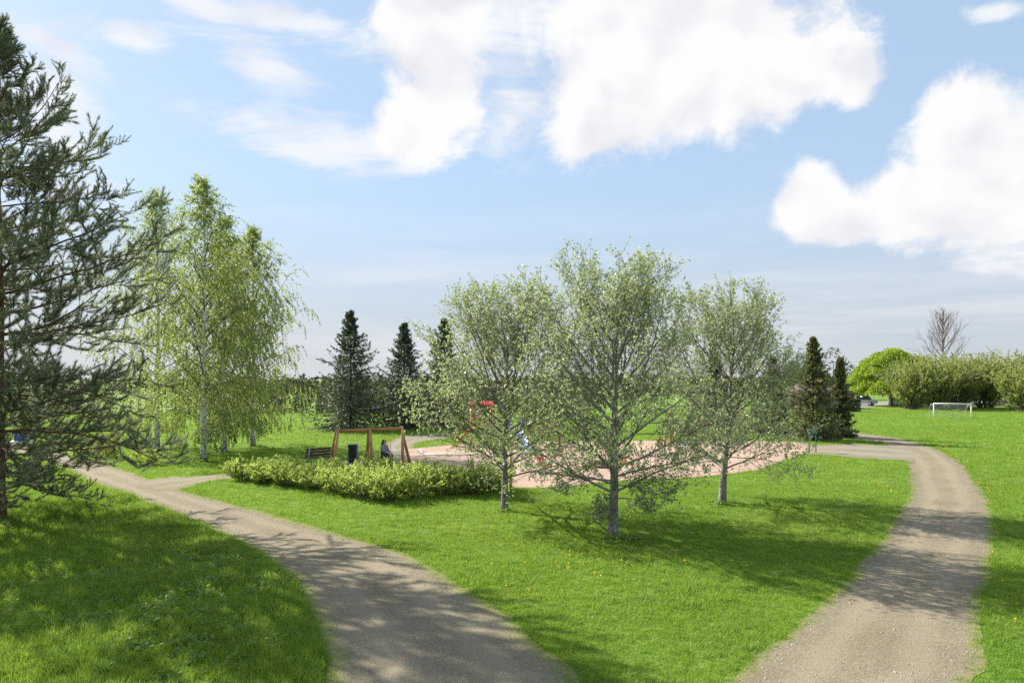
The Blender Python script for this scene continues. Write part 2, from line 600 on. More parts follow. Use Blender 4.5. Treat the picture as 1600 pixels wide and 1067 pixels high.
M['birch_leaf'] = mat_leaf('birch_leaf', (0.15, 0.215, 0.06), (0.34, 0.40, 0.15), (0.50, 0.60, 0.14), 0.48, 0.45, 0.35)
M['pine_bark'] = mat_bark('pine_bark', (0.07, 0.05, 0.035), (0.20, 0.12, 0.075), 7, 2.5)
M['pine_needle'] = mat_leaf('pine_needle', (0.075, 0.12, 0.088), (0.32, 0.34, 0.22), (0.28, 0.32, 0.16), 0.36, 0.5, 0.3, rnd=True)
M['spruce_bark'] = mat_bark('spruce_bark', (0.05, 0.035, 0.025), (0.12, 0.08, 0.06), 7, 3)
M['spruce_needle'] = mat_leaf('spruce_needle', (0.058, 0.095, 0.066), (0.21, 0.235, 0.14), (0.13, 0.16, 0.075), 0.22, 0.5, 0.35)
M['spruce_gold'] = mat_leaf('spruce_gold_needle', (0.085, 0.135, 0.06), (0.28, 0.27, 0.11), (0.18, 0.15, 0.03), 0.2, 0.5, 0.3)
M['shrub_leaf'] = mat_leaf('shrub_leaf', (0.23, 0.32, 0.075), (0.50, 0.57, 0.19), (0.66, 0.80, 0.17), 0.5, 0.4, 0.4)
M['yellow_leaf'] = mat_leaf('yellow_shrub_leaf', (0.12, 0.19, 0.02), (0.38, 0.34, 0.03), (0.4, 0.4, 0.04), 0.35, 0.5, 0.3)
M['willow_leaf'] = mat_leaf('willow_leaf', (0.20, 0.235, 0.08), (0.36, 0.40, 0.15), (0.46, 0.53, 0.12), 0.5, 0.5, 0.3)
M['dome_leaf'] = mat_leaf('dome_leaf', (0.15, 0.235, 0.02), (0.31, 0.42, 0.035), (0.42, 0.56, 0.04), 0.42, 0.45, 0.3)
M['wood_leaf'] = mat_leaf('woodland_leaf', (0.045, 0.06, 0.032), (0.15, 0.17, 0.08), (0.13, 0.16, 0.05), 0.25, 0.6, 0.2)
M['twig'] = mat_bark('twig', (0.12, 0.10, 0.08), (0.26, 0.22, 0.18), 8, 6, 0.2)
M['timber'] = mat_plain('play_timber', (0.40, 0.21, 0.075), 0.6, 0.25, 5.0, stretch=(6, 6, 1.2))
M['timber_dark'] = mat_plain('bench_timber', (0.10, 0.062, 0.042), 0.6, 0.25, 5.0)
M['orange'] = mat_plain('orange_paint', (0.48, 0.17, 0.035), 0.5, 0.15)
M['yellow'] = mat_plain('yellow_paint', (0.62, 0.36, 0.03), 0.5, 0.12)
M['red'] = mat_plain('red_paint', (0.42, 0.05, 0.035), 0.5, 0.15)
M['pink'] = mat_plain('faded_red_paint', (0.60, 0.22, 0.19), 0.55, 0.12)
M['blue'] = mat_plain('blue_paint', (0.03, 0.14, 0.42), 0.45, 0.12)
M['paleblue'] = mat_plain('pale_blue_plastic', (0.24, 0.35, 0.52), 0.35, 0.1)
M['teal'] = mat_plain('teal_paint', (0.045, 0.16, 0.14), 0.5, 0.15)
M['bin'] = mat_plain('bin_plastic', (0.018, 0.04, 0.045), 0.45, 0.15)
M['white'] = mat_plain('white_paint', (0.72, 0.72, 0.70), 0.5, 0.06)
M['steel'] = mat_plain('galvanised_steel', (0.42, 0.43, 0.43), 0.4, 0.1, metal=0.6)
M['rubber'] = mat_plain('black_rubber', (0.02, 0.02, 0.02), 0.7, 0.2)
M['glass'] = mat_plain('dark_glass', (0.03, 0.04, 0.05), 0.08, 0.1, spec=0.6)
M['roof'] = mat_plain('roof_tile', (0.16, 0.115, 0.10), 0.8, 0.2, 3.0)
M['brick'] = mat_plain('brick_wall', (0.17, 0.12, 0.10), 0.85, 0.2, 4.0)
M['carpaint'] = mat_plain('silver_paint', (0.45, 0.47, 0.5), 0.3, 0.05, spec=0.6, metal=0.4)
M['carpaint2'] = mat_plain('dark_car_paint', (0.10, 0.11, 0.13), 0.3, 0.05, spec=0.6, metal=0.3)
M['skin'] = mat_plain('skin', (0.52, 0.31, 0.23), 0.5, 0.06)
M['hair'] = mat_plain('dark_hair', (0.022, 0.014, 0.011), 0.45, 0.3, 20, stretch=(8, 8, 1))
M['jacket'] = mat_plain('grey_jacket', (0.235, 0.24, 0.255), 0.85, 0.12, 10)
M['trousers'] = mat_plain('dark_trousers', (0.05, 0.05, 0.06), 0.85, 0.15, 10)
M['pale_cloth'] = mat_plain('pale_cloth', (0.5, 0.55, 0.58), 0.8, 0.1, 8)
M['flower'] = mat_plain('dandelion_yellow', (0.75, 0.50, 0.02), 0.7, 0.15)
M['weed'] = mat_leaf('weed_leaf', (0.11, 0.22, 0.04), (0.26, 0.37, 0.13), (0.34, 0.48, 0.08), 0.4, 0.5, 0.3)
M['net'] = mat_plain('goal_net', (0.6, 0.6, 0.6), 0.8, 0.05)

# ------------------------------------------------------------------ ground, paths, sand
def catmull(pts, per=10):
    pts = np.asarray(pts, float)
    P = np.vstack([2 * pts[0] - pts[1], pts, 2 * pts[-1] - pts[-2]])
    out = []
    for i in range(1, len(P) - 2):
        for t in np.linspace(0, 1, per, endpoint=False):
            a, b, c, d = P[i - 1], P[i], P[i + 1], P[i + 2]
            out.append(0.5 * ((2 * b) + (-a + c) * t + (2 * a - 5 * b + 4 * c - d) * t * t + (-a + 3 * b - 3 * c + d) * t ** 3))
    out.append(pts[-1])
    return np.array(out)


def resample(p, n):
    s = np.concatenate([[0], np.cumsum(np.linalg.norm(np.diff(p, axis=0), axis=1))])
    q = np.linspace(0, s[-1], n)
    return np.stack([np.interp(q, s, p[:, k]) for k in range(2)], 1)


POLYS = []          # areas without lawn grass


def ribbon(name, left, right, mat, z, n=160, wd=15, keep_ends=True):
    """a path between two kerbless edges given as ground points"""
    Lp = resample(catmull(left), n); Rp = resample(catmull(right), n)
    r = np.random.default_rng(len(name) + int(abs(left[0][0]) * 10))
    def ragged(p, amp):
        w = np.convolve(r.normal(0, 1, n + 6), np.ones(3) / 3, 'same')[3:-3]
        w2 = np.convolve(r.normal(0, 1, n + 40), np.ones(17) / 4.2, 'same')[20:-20]
        t = np.gradient(p, axis=0); nrm = np.stack([-t[:, 1], t[:, 0]], 1); nrm /= np.linalg.norm(nrm, axis=1)[:, None]
        return p + nrm * (w * amp + w2 * amp)[:, None]
    Lp, Rp = ragged(Lp, 0.06), ragged(Rp, 0.06)
    u = np.linspace(0, 1, wd)
    G = Lp[:, None] * (1 - u)[None, :, None] + Rp[:, None] * u[None, :, None]
    Zc = terr(G[..., 0], G[..., 1]) + z
    V = np.concatenate([G, Zc[..., None]], -1).reshape(-1, 3)
    wid = np.linalg.norm(Rp - Lp, axis=1)[:, None]
    ed = np.minimum(u, 1 - u)[None, :] * wid               # metres to the nearer rim
    tint = np.clip(1.15 - ed / 0.6, 0, 1.15).ravel()
    i, j = np.meshgrid(np.arange(n - 1), np.arange(wd - 1), indexing='ij')
    a = (i * wd + j).ravel()
    Q = np.stack([a, a + 1, a + wd + 1, a + wd], 1)
    b = MB().add(V, Q, tint=tint)
    o = b.build(name, mat)
    at_ = o.data.attributes.new('across', 'FLOAT', 'POINT'); at_.data.foreach_set('value', np.tile(u, n).astype(np.float32))
    # make it face up
    if o.data.polygons[0].normal.z < 0:
        o.data.flip_normals()
    tag(o, kind='structure')
    POLYS.append(np.vstack([Lp, Rp[::-1]]))
    return o


def gpl(L):
    return [gp(*p) for p in L]


# one sheet to the horizon, finer where it is near
xs = np.concatenate([np.linspace(-2500, -200, 12), np.linspace(-190, -62, 20), np.linspace(-60, 120, 90), np.linspace(125, 200, 15), np.linspace(220, 2500, 12)])
ys = np.concatenate([np.linspace(-60, 8, 10), np.linspace(10, 100, 60), np.linspace(104, 200, 34), np.linspace(220, 400, 10), np.linspace(500, 4500, 10)])
gx, gy = np.meshgrid(xs, ys)
Vg = np.stack([gx, gy, terr(gx, gy)], -1).reshape(-1, 3)
ii, jj = np.meshgrid(np.arange(len(ys) - 1), np.arange(len(xs) - 1), indexing='ij')
a = (ii * len(xs) + jj).ravel()
ground = MB().add(Vg, np.stack([a, a + 1, a + len(xs) + 1, a + len(xs)], 1)).build('ground', M['lawn'], smooth=True)
tag(ground, kind='structure')

# left path: comes up from below the window and runs off to the left
pathL_l = [(-1.9, 5.0), gp(500, 1085), gp(494, 990), gp(470, 930), gp(425, 880), gp(372, 845), gp(300, 815), gp(240, 790), gp(165, 760), gp(95, 732), gp(40, 713), gp(-40, 696), gp(-160, 682)]
pathL_r = [(0.3, 5.0), gp(905, 1085), gp(850, 1015), gp(795, 965), gp(735, 928), gp(680, 893), gp(620, 863), gp(560, 845), gp(500, 827), gp(430, 805), gp(370, 787), gp(285, 763), gp(215, 741), gp(120, 712), gp(30, 694), gp(-60, 684), gp(-190, 674)]
ribbon('gravel_path', pathL_l, pathL_r, M['gravel'], 0.008, 190)
# right path
pathR_l = [(1.6, 5.0), gp(1105, 1090), gp(1150, 1058), gp(1205, 1005), gp(1282, 943), gp(1340, 888), gp(1385, 838), gp(1410, 790), gp(1420, 755), gp(1416, 728), gp(1408, 708), gp(1380, 694), gp(1340, 686), gp(1290, 680.5), gp(1220, 675)]
pathR_r = [(6.6, 5.0), gp(1533, 1090), gp(1536, 1050), gp(1543, 990), gp(1553, 920), gp(1556, 860), gp(1552, 805), gp(1537, 762), gp(1505, 726), gp(1460, 700), gp(1410, 686), gp(1345, 677), gp(1290, 671), gp(1220, 667)]
ribbon('gravel_path', pathR_l, pathR_r, M['gravel'], 0.008, 190)
# spur into the playground from the right path, and from the left path behind the hedge
ribbon('gravel_path', gpl([(1430, 719), (1395, 719), (1330, 715), (1270, 710), (1215, 712)]), gpl([(1425, 701), (1390, 697), (1340, 694), (1270, 695), (1200, 692)]), M['gravel_grey'], 0.013, 70)
ribbon('gravel_path', gpl([(250, 768), (285, 765), (330, 752), (400, 746), (480, 745), (560, 741), (650, 738), (720, 734)]),
       gpl([(215, 752), (255, 747), (310, 743), (375, 737), (470, 726), (560, 716), (640, 713), (720, 711)]), M['gravel'], 0.013, 110)
ribbon('gravel_path', gpl([(590, 722), (597, 702), (612, 688), (640, 681), (700, 676)]), gpl([(655, 722), (650, 705), (650, 694), (670, 689), (710, 684)]), M['gravel_grey'], 0.017, 60)
# sand of the playground
sand_near = gpl([(640, 741), (700, 752), (790, 762), (860, 763), (960, 753), (1060, 748), (1130, 743), (1185, 735), (1225, 720), (1262, 708)])
sand_far = gpl([(640, 702), (700, 696), (790, 692), (860, 690), (960, 689), (1060, 689), (1130, 689), (1185, 689), (1225, 690), (1262, 693)])
ribbon('sand', sand_near, sand_far, M['sand'], 0.021, 120, 30)
# street at the far right
ribbon('street', gpl([(1300, 652), (1335, 641), (1362, 635.5), (1400, 632.5), (1450, 631), (1560, 630)]), gpl([(1290, 641), (1330, 634.5), (1362, 629), (1400, 627.5), (1450, 626.5), (1560, 626)]), M['asphalt'], 0.01, 60)


def inside(poly, P):
    x, y = P[:, 0], P[:, 1]
    c = np.zeros(len(P), bool)
    for (x1, y1), (x2, y2) in zip(poly, np.roll(poly, -1, 0)):
        if y1 == y2: continue
        k = ((y1 > y) != (y2 > y)) & (x < (x2 - x1) * (y - y1) / (y2 - y1) + x1)
        c ^= k
    return c


def bare(P):
    c = np.zeros(len(P), bool)
    for p in POLYS:
        c |= inside(p, P)
    return c


# ------------------------------------------------------------------ scatter with geometry nodes (uncountable ground cover)
def proto(name, mb, mat, coll):
    me_o = mb.build(name, mat)
    COL.objects.unlink(me_o)
    coll.objects.link(me_o)


def scatter(name, P, rot, scl, idx, coll, label, cat):
    me = bpy.data.meshes.new(name)
    me.from_pydata(P.tolist(), [], [])
    a = me.attributes.new('rot', 'FLOAT_VECTOR', 'POINT'); a.data.foreach_set('vector', rot.astype(np.float32).ravel())
    a = me.attributes.new('scl', 'FLOAT', 'POINT'); a.data.foreach_set('value', scl.astype(np.float32))
    a = me.attributes.new('idx', 'INT', 'POINT'); a.data.foreach_set('value', idx.astype(np.int32))
    o = link(bpy.data.objects.new(name, me))
    ng = bpy.data.node_groups.new(name + '_scatter', 'GeometryNodeTree')
    ng.interface.new_socket('Geometry', in_out='INPUT', socket_type='NodeSocketGeometry')
    ng.interface.new_socket('Geometry', in_out='OUTPUT', socket_type='NodeSocketGeometry')
    gi = ng.nodes.new('NodeGroupInput'); go = ng.nodes.new('NodeGroupOutput')
    ip = ng.nodes.new('GeometryNodeInstanceOnPoints')
    ci = ng.nodes.new('GeometryNodeCollectionInfo')
    ci.inputs['Collection'].default_value = coll
    ci.inputs['Separate Children'].default_value = True
    ci.inputs['Reset Children'].default_value = True
    def named(nm, t):
        n = ng.nodes.new('GeometryNodeInputNamedAttribute'); n.data_type = t
        n.inputs['Name'].default_value = nm
        return n.outputs['Attribute']
    er = ng.nodes.new('FunctionNodeEulerToRotation')
    ng.links.new(named('rot', 'FLOAT_VECTOR'), er.inputs[0])
    ng.links.new(gi.outputs[0], ip.inputs['Points'])
    ng.links.new(ci.outputs[0], ip.inputs['Instance'])
    ip.inputs['Pick Instance'].default_value = True
    ng.links.new(named('idx', 'INT'), ip.inputs['Instance Index'])
    ng.links.new(er.outputs[0], ip.inputs['Rotation'])
    ng.links.new(named('scl', 'FLOAT'), ip.inputs['Scale'])
    ng.links.new(ip.outputs[0], go.inputs[0])
    md = o.modifiers.new('scatter', 'NODES'); md.node_group = ng
    tag(o, label, cat, kind='stuff')
    return o


def blades(n, h, w, spreadr, lean, r):
    """a tuft of bent, tapering blades"""
    b = MB()
    c = r.normal(0, spreadr, (n, 2))
    a = r.uniform(0, 2 * math.pi, n)
    hh = h * r.uniform(0.55, 1.15, n)
    ww = w * r.uniform(0.7, 1.2, n)
    ln = r.uniform(0.15, lean, n)
    dx, dy = np.cos(a), np.sin(a)
    for i in range(n):
        p0 = np.array([c[i, 0], c[i, 1], -0.01]); d = np.array([dx[i], dy[i], 0]); s = np.array([-dy[i], dx[i], 0]) * ww[i] / 2
        p1 = p0 + np.array([0, 0, hh[i] * .55]) + d * hh[i] * ln[i] * .3
        p2 = p0 + np.array([0, 0, hh[i]]) + d * hh[i] * ln[i]
        V = [p0 - s, p0 + s, p1 + s * .8, p1 - s * .8, p2]
        b.add(V, [(0, 1, 2, 3)], [(3, 2, 4)], tint=r.uniform(0, 1))
    return b


tufts = bpy.data.collections.new('tufts')
rg = np.random.default_rng(21)
for k in range(4):                       # mown lawn
    proto(f'tuft_{k}', blades(16, 0.055, 0.0075, 0.05, 0.8, rg), M['grass'], tufts)
for k in range(4, 7):                    # longer rough grass
    proto(f'tuft_{k}', blades(20, 0.20, 0.010, 0.065, 0.95, rg), M['grass'], tufts)


def frustum_points(y0, y1, dens, r, margin=1.06):
    x1 = 0.75 * y1 * margin + 1
    n = int(dens * (y1 - y0) * 2 * x1)
    P = np.stack([r.uniform(-x1, x1, n), r.uniform(y0, y1, n)], 1)
    return P[np.abs(P[:, 0]) < 0.75 * P[:, 1] * margin + 0.8]


def left_lawn(P):
    """rough grass on the pine's side of the left path"""
    poly = np.vstack([np.array(pathL_l), [(-60, 60)], [(-60, 5)], [(-2, 5)]])
    return inside(poly, P)


Pg, Sg = [], []
for y0, y1, dens, s in ((8.6, 13, 330, 1.0), (13, 19, 210, 1.15), (19, 28, 110, 1.25), (28, 42, 50, 1.55), (42, 62, 18, 2.1), (62, 95, 6, 2.8)):
    p = frustum_points(y0, y1, dens, rg)
    p = p[~bare(p)]
    Pg.append(p); Sg.append(np.full(len(p), s))
# stragglers creeping onto the path rims
Pg = np.concatenate(Pg); Sg = np.concatenate(Sg)
rough = left_lawn(Pg)
clump = np.array([math.sin(x * 1.3 + 2 * math.sin(y * .7)) * math.cos(y * 1.1 + x * .3) for x, y in Pg])
sc_ = Sg * rg.uniform(0.75, 1.3, len(Pg)) * (1 + 0.18 * clump)
idx = rg.integers(0, 4, len(Pg))
ridx = rg.integers(4, 7, len(Pg))
use_long = (rough & (rg.uniform(0, 1, len(Pg)) < 0.55 + 0.3 * clump)) | ((~rough) & (rg.uniform(0, 1, len(Pg)) < 0.012))
idx = np.where(use_long, ridx, idx)
sc_ = np.where(use_long, sc_ * 0.75, sc_)
rot = np.stack([rg.normal(0, .12, len(Pg)), rg.normal(0, .12, len(Pg)), rg.uniform(0, 6.28, len(Pg))], 1)
P3 = np.column_stack([Pg, terr(Pg[:, 0], Pg[:, 1])])
scatter('grass', P3, rot, sc_, idx, tufts, 'fresh green grass of the mown lawn and rough verges', 'grass')
print('grass tufts', len(P3))

# taller grass on rims: sand edge, path edges, trunk feet
rims = []
for pi_, poly in enumerate(POLYS[:6]):
    mine = []
    seg = np.diff(poly, axis=0, append=poly[:1])
    ln = np.linalg.norm(seg, axis=1)
    for p, s, l in zip(poly, seg, ln):
        if l > 3 or not (7 < p[1] < 50): continue
        k = rg.poisson(l * (34 if p[1] < 20 else 16))
        if k:
            nrm = np.array([-s[1], s[0]]) / max(l, 1e-6)
            q = p + s * rg.uniform(0, 1, (k, 1)) + nrm * rg.normal(0, 0.13, (k, 1))
            mine.append(q)
    if mine:
        q = np.concatenate(mine)
        for pj_, other in enumerate(POLYS[:6]):
            if pj_ != pi_: q = q[~inside(other, q)]
        rims.append(q)
rims = np.concatenate(rims)
rot = np.stack([rg.normal(0, .15, len(rims)), rg.normal(0, .15, len(rims)), rg.uniform(0, 6.28, len(rims))], 1)
scatter('rim_grass', np.column_stack([rims, np.full(len(rims), 0.004)]), rot, rg.uniform(0.5, 1.15, len(rims)) * np.where(rims[:, 1] > 24, 1.5, 1), rg.integers(0, 4, len(rims)), tufts,
        'ragged grass creeping over the rims of the paths', 'grass')

# broad-leaved weeds in the rough grass, and round the middle tree's foot
weeds = bpy.data.collections.new('weed_plants')
for k in range(3):
    n = 26
    a = rg.uniform(0, 6.28, n); el_ = rg.uniform(0.25, 1.1, n)
    A = np.stack([np.cos(a) * np.cos(el_), np.sin(a) * np.cos(el_), np.sin(el_)], 1)
    C = A * rg.uniform(0.03, 0.16, (n, 1))
    A2 = norm(A * [1, 1, .2] + rg.normal(0, .3, (n, 3)))
    V, Q = leaves(C, A2, rg.uniform(.05, .10, n), rg.uniform(.03, .055, n), rg, .15)
    proto(f'weed_{k}', MB().add(V, Q, tint=leaf_tint(n, rg)), M['weed'], weeds)
W = []
for cx, cy, s, n in ((150, 900, 1.2, 90), (330, 905, 1.5, 130), (60, 985, 1.0, 50), (330, 1000, 0.7, 80), (430, 900, 0.8, 40), (215, 860, 1.6, 60), (90, 925, 1.0, 40), (972, 845, 0.22, 22), (1128, 788, 0.25, 10), (788, 800, 0.2, 5), (240, 950, 1.3, 90)):
    c = gp(cx, cy)
    W.append(c + rg.normal(0, 1, (n, 2)) * [s, s * .8])
W = np.concatenate(W); W = W[~bare(W)]
scatter('weeds', np.column_stack([W, np.zeros(len(W))]), np.stack([rg.normal(0, .1, len(W)), rg.normal(0, .1, len(W)), rg.uniform(0, 6.28, len(W))], 1),
        rg.uniform(.5, 1.3, len(W)), rg.integers(0, 3, len(W)), weeds, 'broad-leaved weeds among the rough grass under the pine', 'weeds')

# dandelions
dand = bpy.data.collections.new('dandelion_flowers')
b = MB()
b.lathe([(0.0, 0.075), (0.012, 0.078), (0.02, 0.086), (0.012, 0.094), (0.0, 0.096)], (0, 0, 0), 8)
b.rod((0, 0, 0), (0, 0, .08), .002, s=4)
proto('dandelion_0', b, M['flower'], dand)
D = []
for (x0, y0, x1, y1, n, s) in ((1575, 990, 1520, 750, 60, .35), (1520, 740, 1460, 700, 30, .3), (1400, 730, 1280, 722, 26, 1.3), (1400, 780, 1330, 722, 25, .5), (900, 890, 950, 860, 45, 1.6), (930, 960, 800, 850, 30, 1.5), (150, 690, 60, 690, 30, 2.0), (1590, 720, 1500, 690, 25, 2.0)):
    pa, pb = gp(x0, y0), gp(x1, y1)
    t = rg.uniform(0, 1, (n, 1))
    D.append(pa * (1 - t) + pb * t + rg.normal(0, s, (n, 2)))
D = np.concatenate(D); D = D[~bare(D)]
scatter('dandelions', np.column_stack([D, np.zeros(len(D))]), np.stack([rg.normal(0, .2, len(D)), rg.normal(0, .2, len(D)), rg.uniform(0, 6, len(D))], 1), rg.uniform(.6, 1.3, len(D)) * np.where(D[:, 1] > 24, 1.4, 1), np.zeros(len(D)), dand,
        'small yellow dandelions dotted through the lawn', 'flowers')

# loose stones on the paths
peb = bpy.data.collections.new('pebbles_proto')
for k in range(3):
    bm = bmesh.new(); bmesh.ops.create_icosphere(bm, subdivisions=1, radius=0.012)
    for v in bm.verts: v.co *= 1 + rg.uniform(-.25, .25); v.co.z *= .6
    me = bpy.data.meshes.new(f'pebble_{k}'); bm.to_mesh(me); bm.free(); me.materials.append(M['pebble'])
    peb.objects.link(bpy.data.objects.new(f'pebble_{k}', me))
G = frustum_points(8.6, 26, 60, rg)
inL = inside(POLYS[0], G) | inside(POLYS[1], G)
G = G[inL & (rg.uniform(0, 1, len(G)) < np.clip(14 / G[:, 1], 0, 1) ** 2)]
E = rims[(rims[:, 1] < 20)]; E = np.repeat(E, 2, 0); E = E + rg.normal(0, .2, E.shape)
G = np.concatenate([G, E[bare(E)]])
scatter('gravel', np.column_stack([G, np.full(len(G), 0.011)]), np.stack([rg.uniform(0, 6, len(G)) * 0, rg.uniform(0, .3, len(G)), rg.uniform(0, 6, len(G))], 1), rg.lognormal(-0.5, .45, len(G)), rg.integers(0, 3, len(G)), peb,
        'loose small stones lying on the gravel paths', 'gravel')

# ------------------------------------------------------------------ trees
def tree_root(name, x, y, label, cat='tree', group=None):
    o = empty(name, (x, y, float(terr(x, y))))
    return tag(o, label, cat, group)


def trunk_poly(h, r, wob=0.05, n=14, lean=(0, 0)):
    z = np.linspace(-0.15, h, n)
    x = np.cumsum(r.normal(0, wob, n)) * np.linspace(0, 1, n) + lean[0] * np.linspace(0, 1, n)
    y = np.cumsum(r.normal(0, wob, n)) * np.linspace(0, 1, n) + lean[1] * np.linspace(0, 1, n)
    return np.stack([x, y, z], 1)[None]


def trunk_radius(n, r0, r1, flare=0.35):
    t = np.linspace(0, 1, n)
    return (r0 * (1 - t) + r1 * t + r0 * flare * np.exp(-t * n * .9))[None]


def fit(P, h, rad, zc, lim=1.0):
    """shorten branches that would leave the egg-shaped crown"""
    q = P[:, -1]
    dz = q[:, 2] - zc * h
    hz_ = np.where(dz > 0, (1 - zc) * h, zc * h * 1.05)
    e = np.sqrt((q[:, 0] ** 2 + q[:, 1] ** 2) / rad ** 2 + np.where(dz > 0, (dz / hz_) ** 2, np.abs(dz / hz_) ** 4))
    k = np.where(e > lim, lim / e, 1.0)[:, None, None]
    return P[:, :1] + (P - P[:, :1]) * k


def whitebeam(px, py, top_py, rad, r0, seed, label, lean=(0, 0), low=()):
    r = np.random.default_rng(seed)
    x, y = gp(px, py)
    h = wz(top_py, y)
    root = tree_root('whitebeam_tree', x, y, label, 'tree', 'whitebeams on the lawn')
    hd = h * 0.72
    tp = trunk_poly(hd, r, 0.035, 16, lean)
    bt = MB(); V, Q = tubes(tp, trunk_radius(16, r0, 0.03), 12); bt.add(V, Q)
    tr = bt.build('trunk', M['wb_bark'], root, True)
    bb = MB(); lb = MB()
    # main limbs: leave from 1.4 m, steep and long, the lower ones wide
    k = 40
    t = 1.25 / hd + (0.96 - 1.25 / hd) * np.linspace(0, 1, k) ** 1.15 + r.uniform(-.012, .012, k)
    p, T = sample(tp, np.zeros(k, int), t)
    azi = np.arange(k) * 2.399 + r.uniform(-.4, .4, k)
    tz = (t * hd) / h
    prof = np.interp(tz, [0.12, 0.22, 0.38, 0.55, 0.75, 1.0], [0.95, 1.12, 1.18, 1.02, 0.75, 0.5])
    ang = np.interp(tz, [0.1, 0.25, 0.5, 0.9], [1.30, 1.12, 0.78, 0.40]) + r.normal(0, .08, k)
    D = np.stack([np.cos(azi) * np.sin(ang), np.sin(azi) * np.sin(ang), np.cos(ang)], 1)
    L = rad * prof / np.sin(np.clip(ang, .55, 2)) * r.uniform(.82, 1.12, k)
    P1 = grow(p, D, L, 9, up=np.interp(tz, [.1, .25, .5], [-.05, .2, .5]), wob=.16, r=r)
    for _ in range(3):
        P1 = fit(P1, h, rad, .40, r.uniform(.86, .98, len(P1)))
    L = np.linalg.norm(P1[:, -1] - P1[:, 0], axis=1)
    R1 = np.clip(L * 0.0125, 0.018, 0.06)[:, None] * np.linspace(1, .22, 9)
    V, Q = tubes(P1, R1, 6); bb.add(V, Q)
    # drooping low sprays
    if low:
        p0 = np.array([[0, 0, z] for (z, a, l) in low]); a = np.array([q[1] for q in low]); l = np.array([q[2] for q in low])
        PL = grow(p0, np.stack([np.cos(a), np.sin(a), np.zeros(len(a)) + .12], 1), l, 9, up=-0.55, wob=.14, r=r)
        V, Q = tubes(PL, np.full((len(low), 1), .022) * np.linspace(1, .25, 9), 5); bb.add(V, Q)
        P1 = np.concatenate([P1, PL]); L = np.concatenate([L, l])
    p, T, pl, t, _ = kids(P1, L, 13, .2, .99, r)
    D = spread(T, r.uniform(.5, .95, len(T)), r)
    L2 = np.clip(pl * r.uniform(.26, .52, len(pl)) * (1.15 - .55 * t), .3, 1.7)
    P2 = grow(p, D, L2, 6, up=.5, wob=.25, r=r)
    P2 = fit(P2, h, rad, .40, r.uniform(.92, 1.16, len(P2)))
    V, Q = tubes(P2[:, (0, 2, 5)], (np.clip(L2 * .011, .006, .016))[:, None] * np.linspace(1, .35, 3), 3); bb.add(V, Q)
    p, T, pl, t, _ = kids(P2, L2, 6, .25, .99, r)
    D = spread(T, r.uniform(.5, 1.0, len(T)), r)
    L3 = np.clip(pl * r.uniform(.35, .7, len(pl)), .2, .7)
    P3 = grow(p, D, L3, 4, up=.4, wob=.3, r=r)
    V, Q = tubes(P3[:, ::3], np.full((len(P3), 1), .0055) * np.linspace(1, .5, 2), 3); bb.add(V, Q)
    # leaves stand in small rosettes along and at the ends of the twigs
    for PP, ts in ((P3, (.3, .65, .99)), (P2, (.8, .99))):
        for tt in ts:
            keep = r.uniform(0, 1, len(PP)) < .8
            idx = np.nonzero(keep)[0]
            c, T = sample(PP, idx, np.full(len(idx), tt))
            nl = 5
            c = np.repeat(c, nl, 0); T = np.repeat(T, nl, 0)
            A = spread(T, r.uniform(.45, 1.35, len(T)), r)
            c = c + A * r.uniform(.005, .03, (len(c), 1))
            s = r.uniform(.045, .09, len(c))
            V, Q = leaves(c, A, s, s * r.uniform(.5, .66, len(c)), r, .2)
            lb.add(V, Q, tint=leaf_tint(len(c), r, .46, .28))
    br = bb.build('branches', M['wb_bark'], tr); tag(br, kind='stuff')
    cr = lb.build('crown', M['wb_leaf'], root); tag(cr, kind='stuff')
    return root


whitebeam(788, 798, 436, 3.2, .115, 11, 'slender whitebeam nearest the hedge, first of three on the lawn')
whitebeam(958, 836, 392, 3.1, .145, 12, 'tall middle whitebeam, the nearest of three on the lawn', low=((1.35, -.35, 1.5), (1.0, .2, 1.2), (1.5, 2.9, 1.4), (.75, -2.6, .5)))
whitebeam(1128, 784, 442, 2.9, .125, 13, 'whitebeam nearest the curving path, last of three on the lawn', (0.35, 0), low=((1.55, .05, 2.9), (1.4, 3.0, 1.5)))


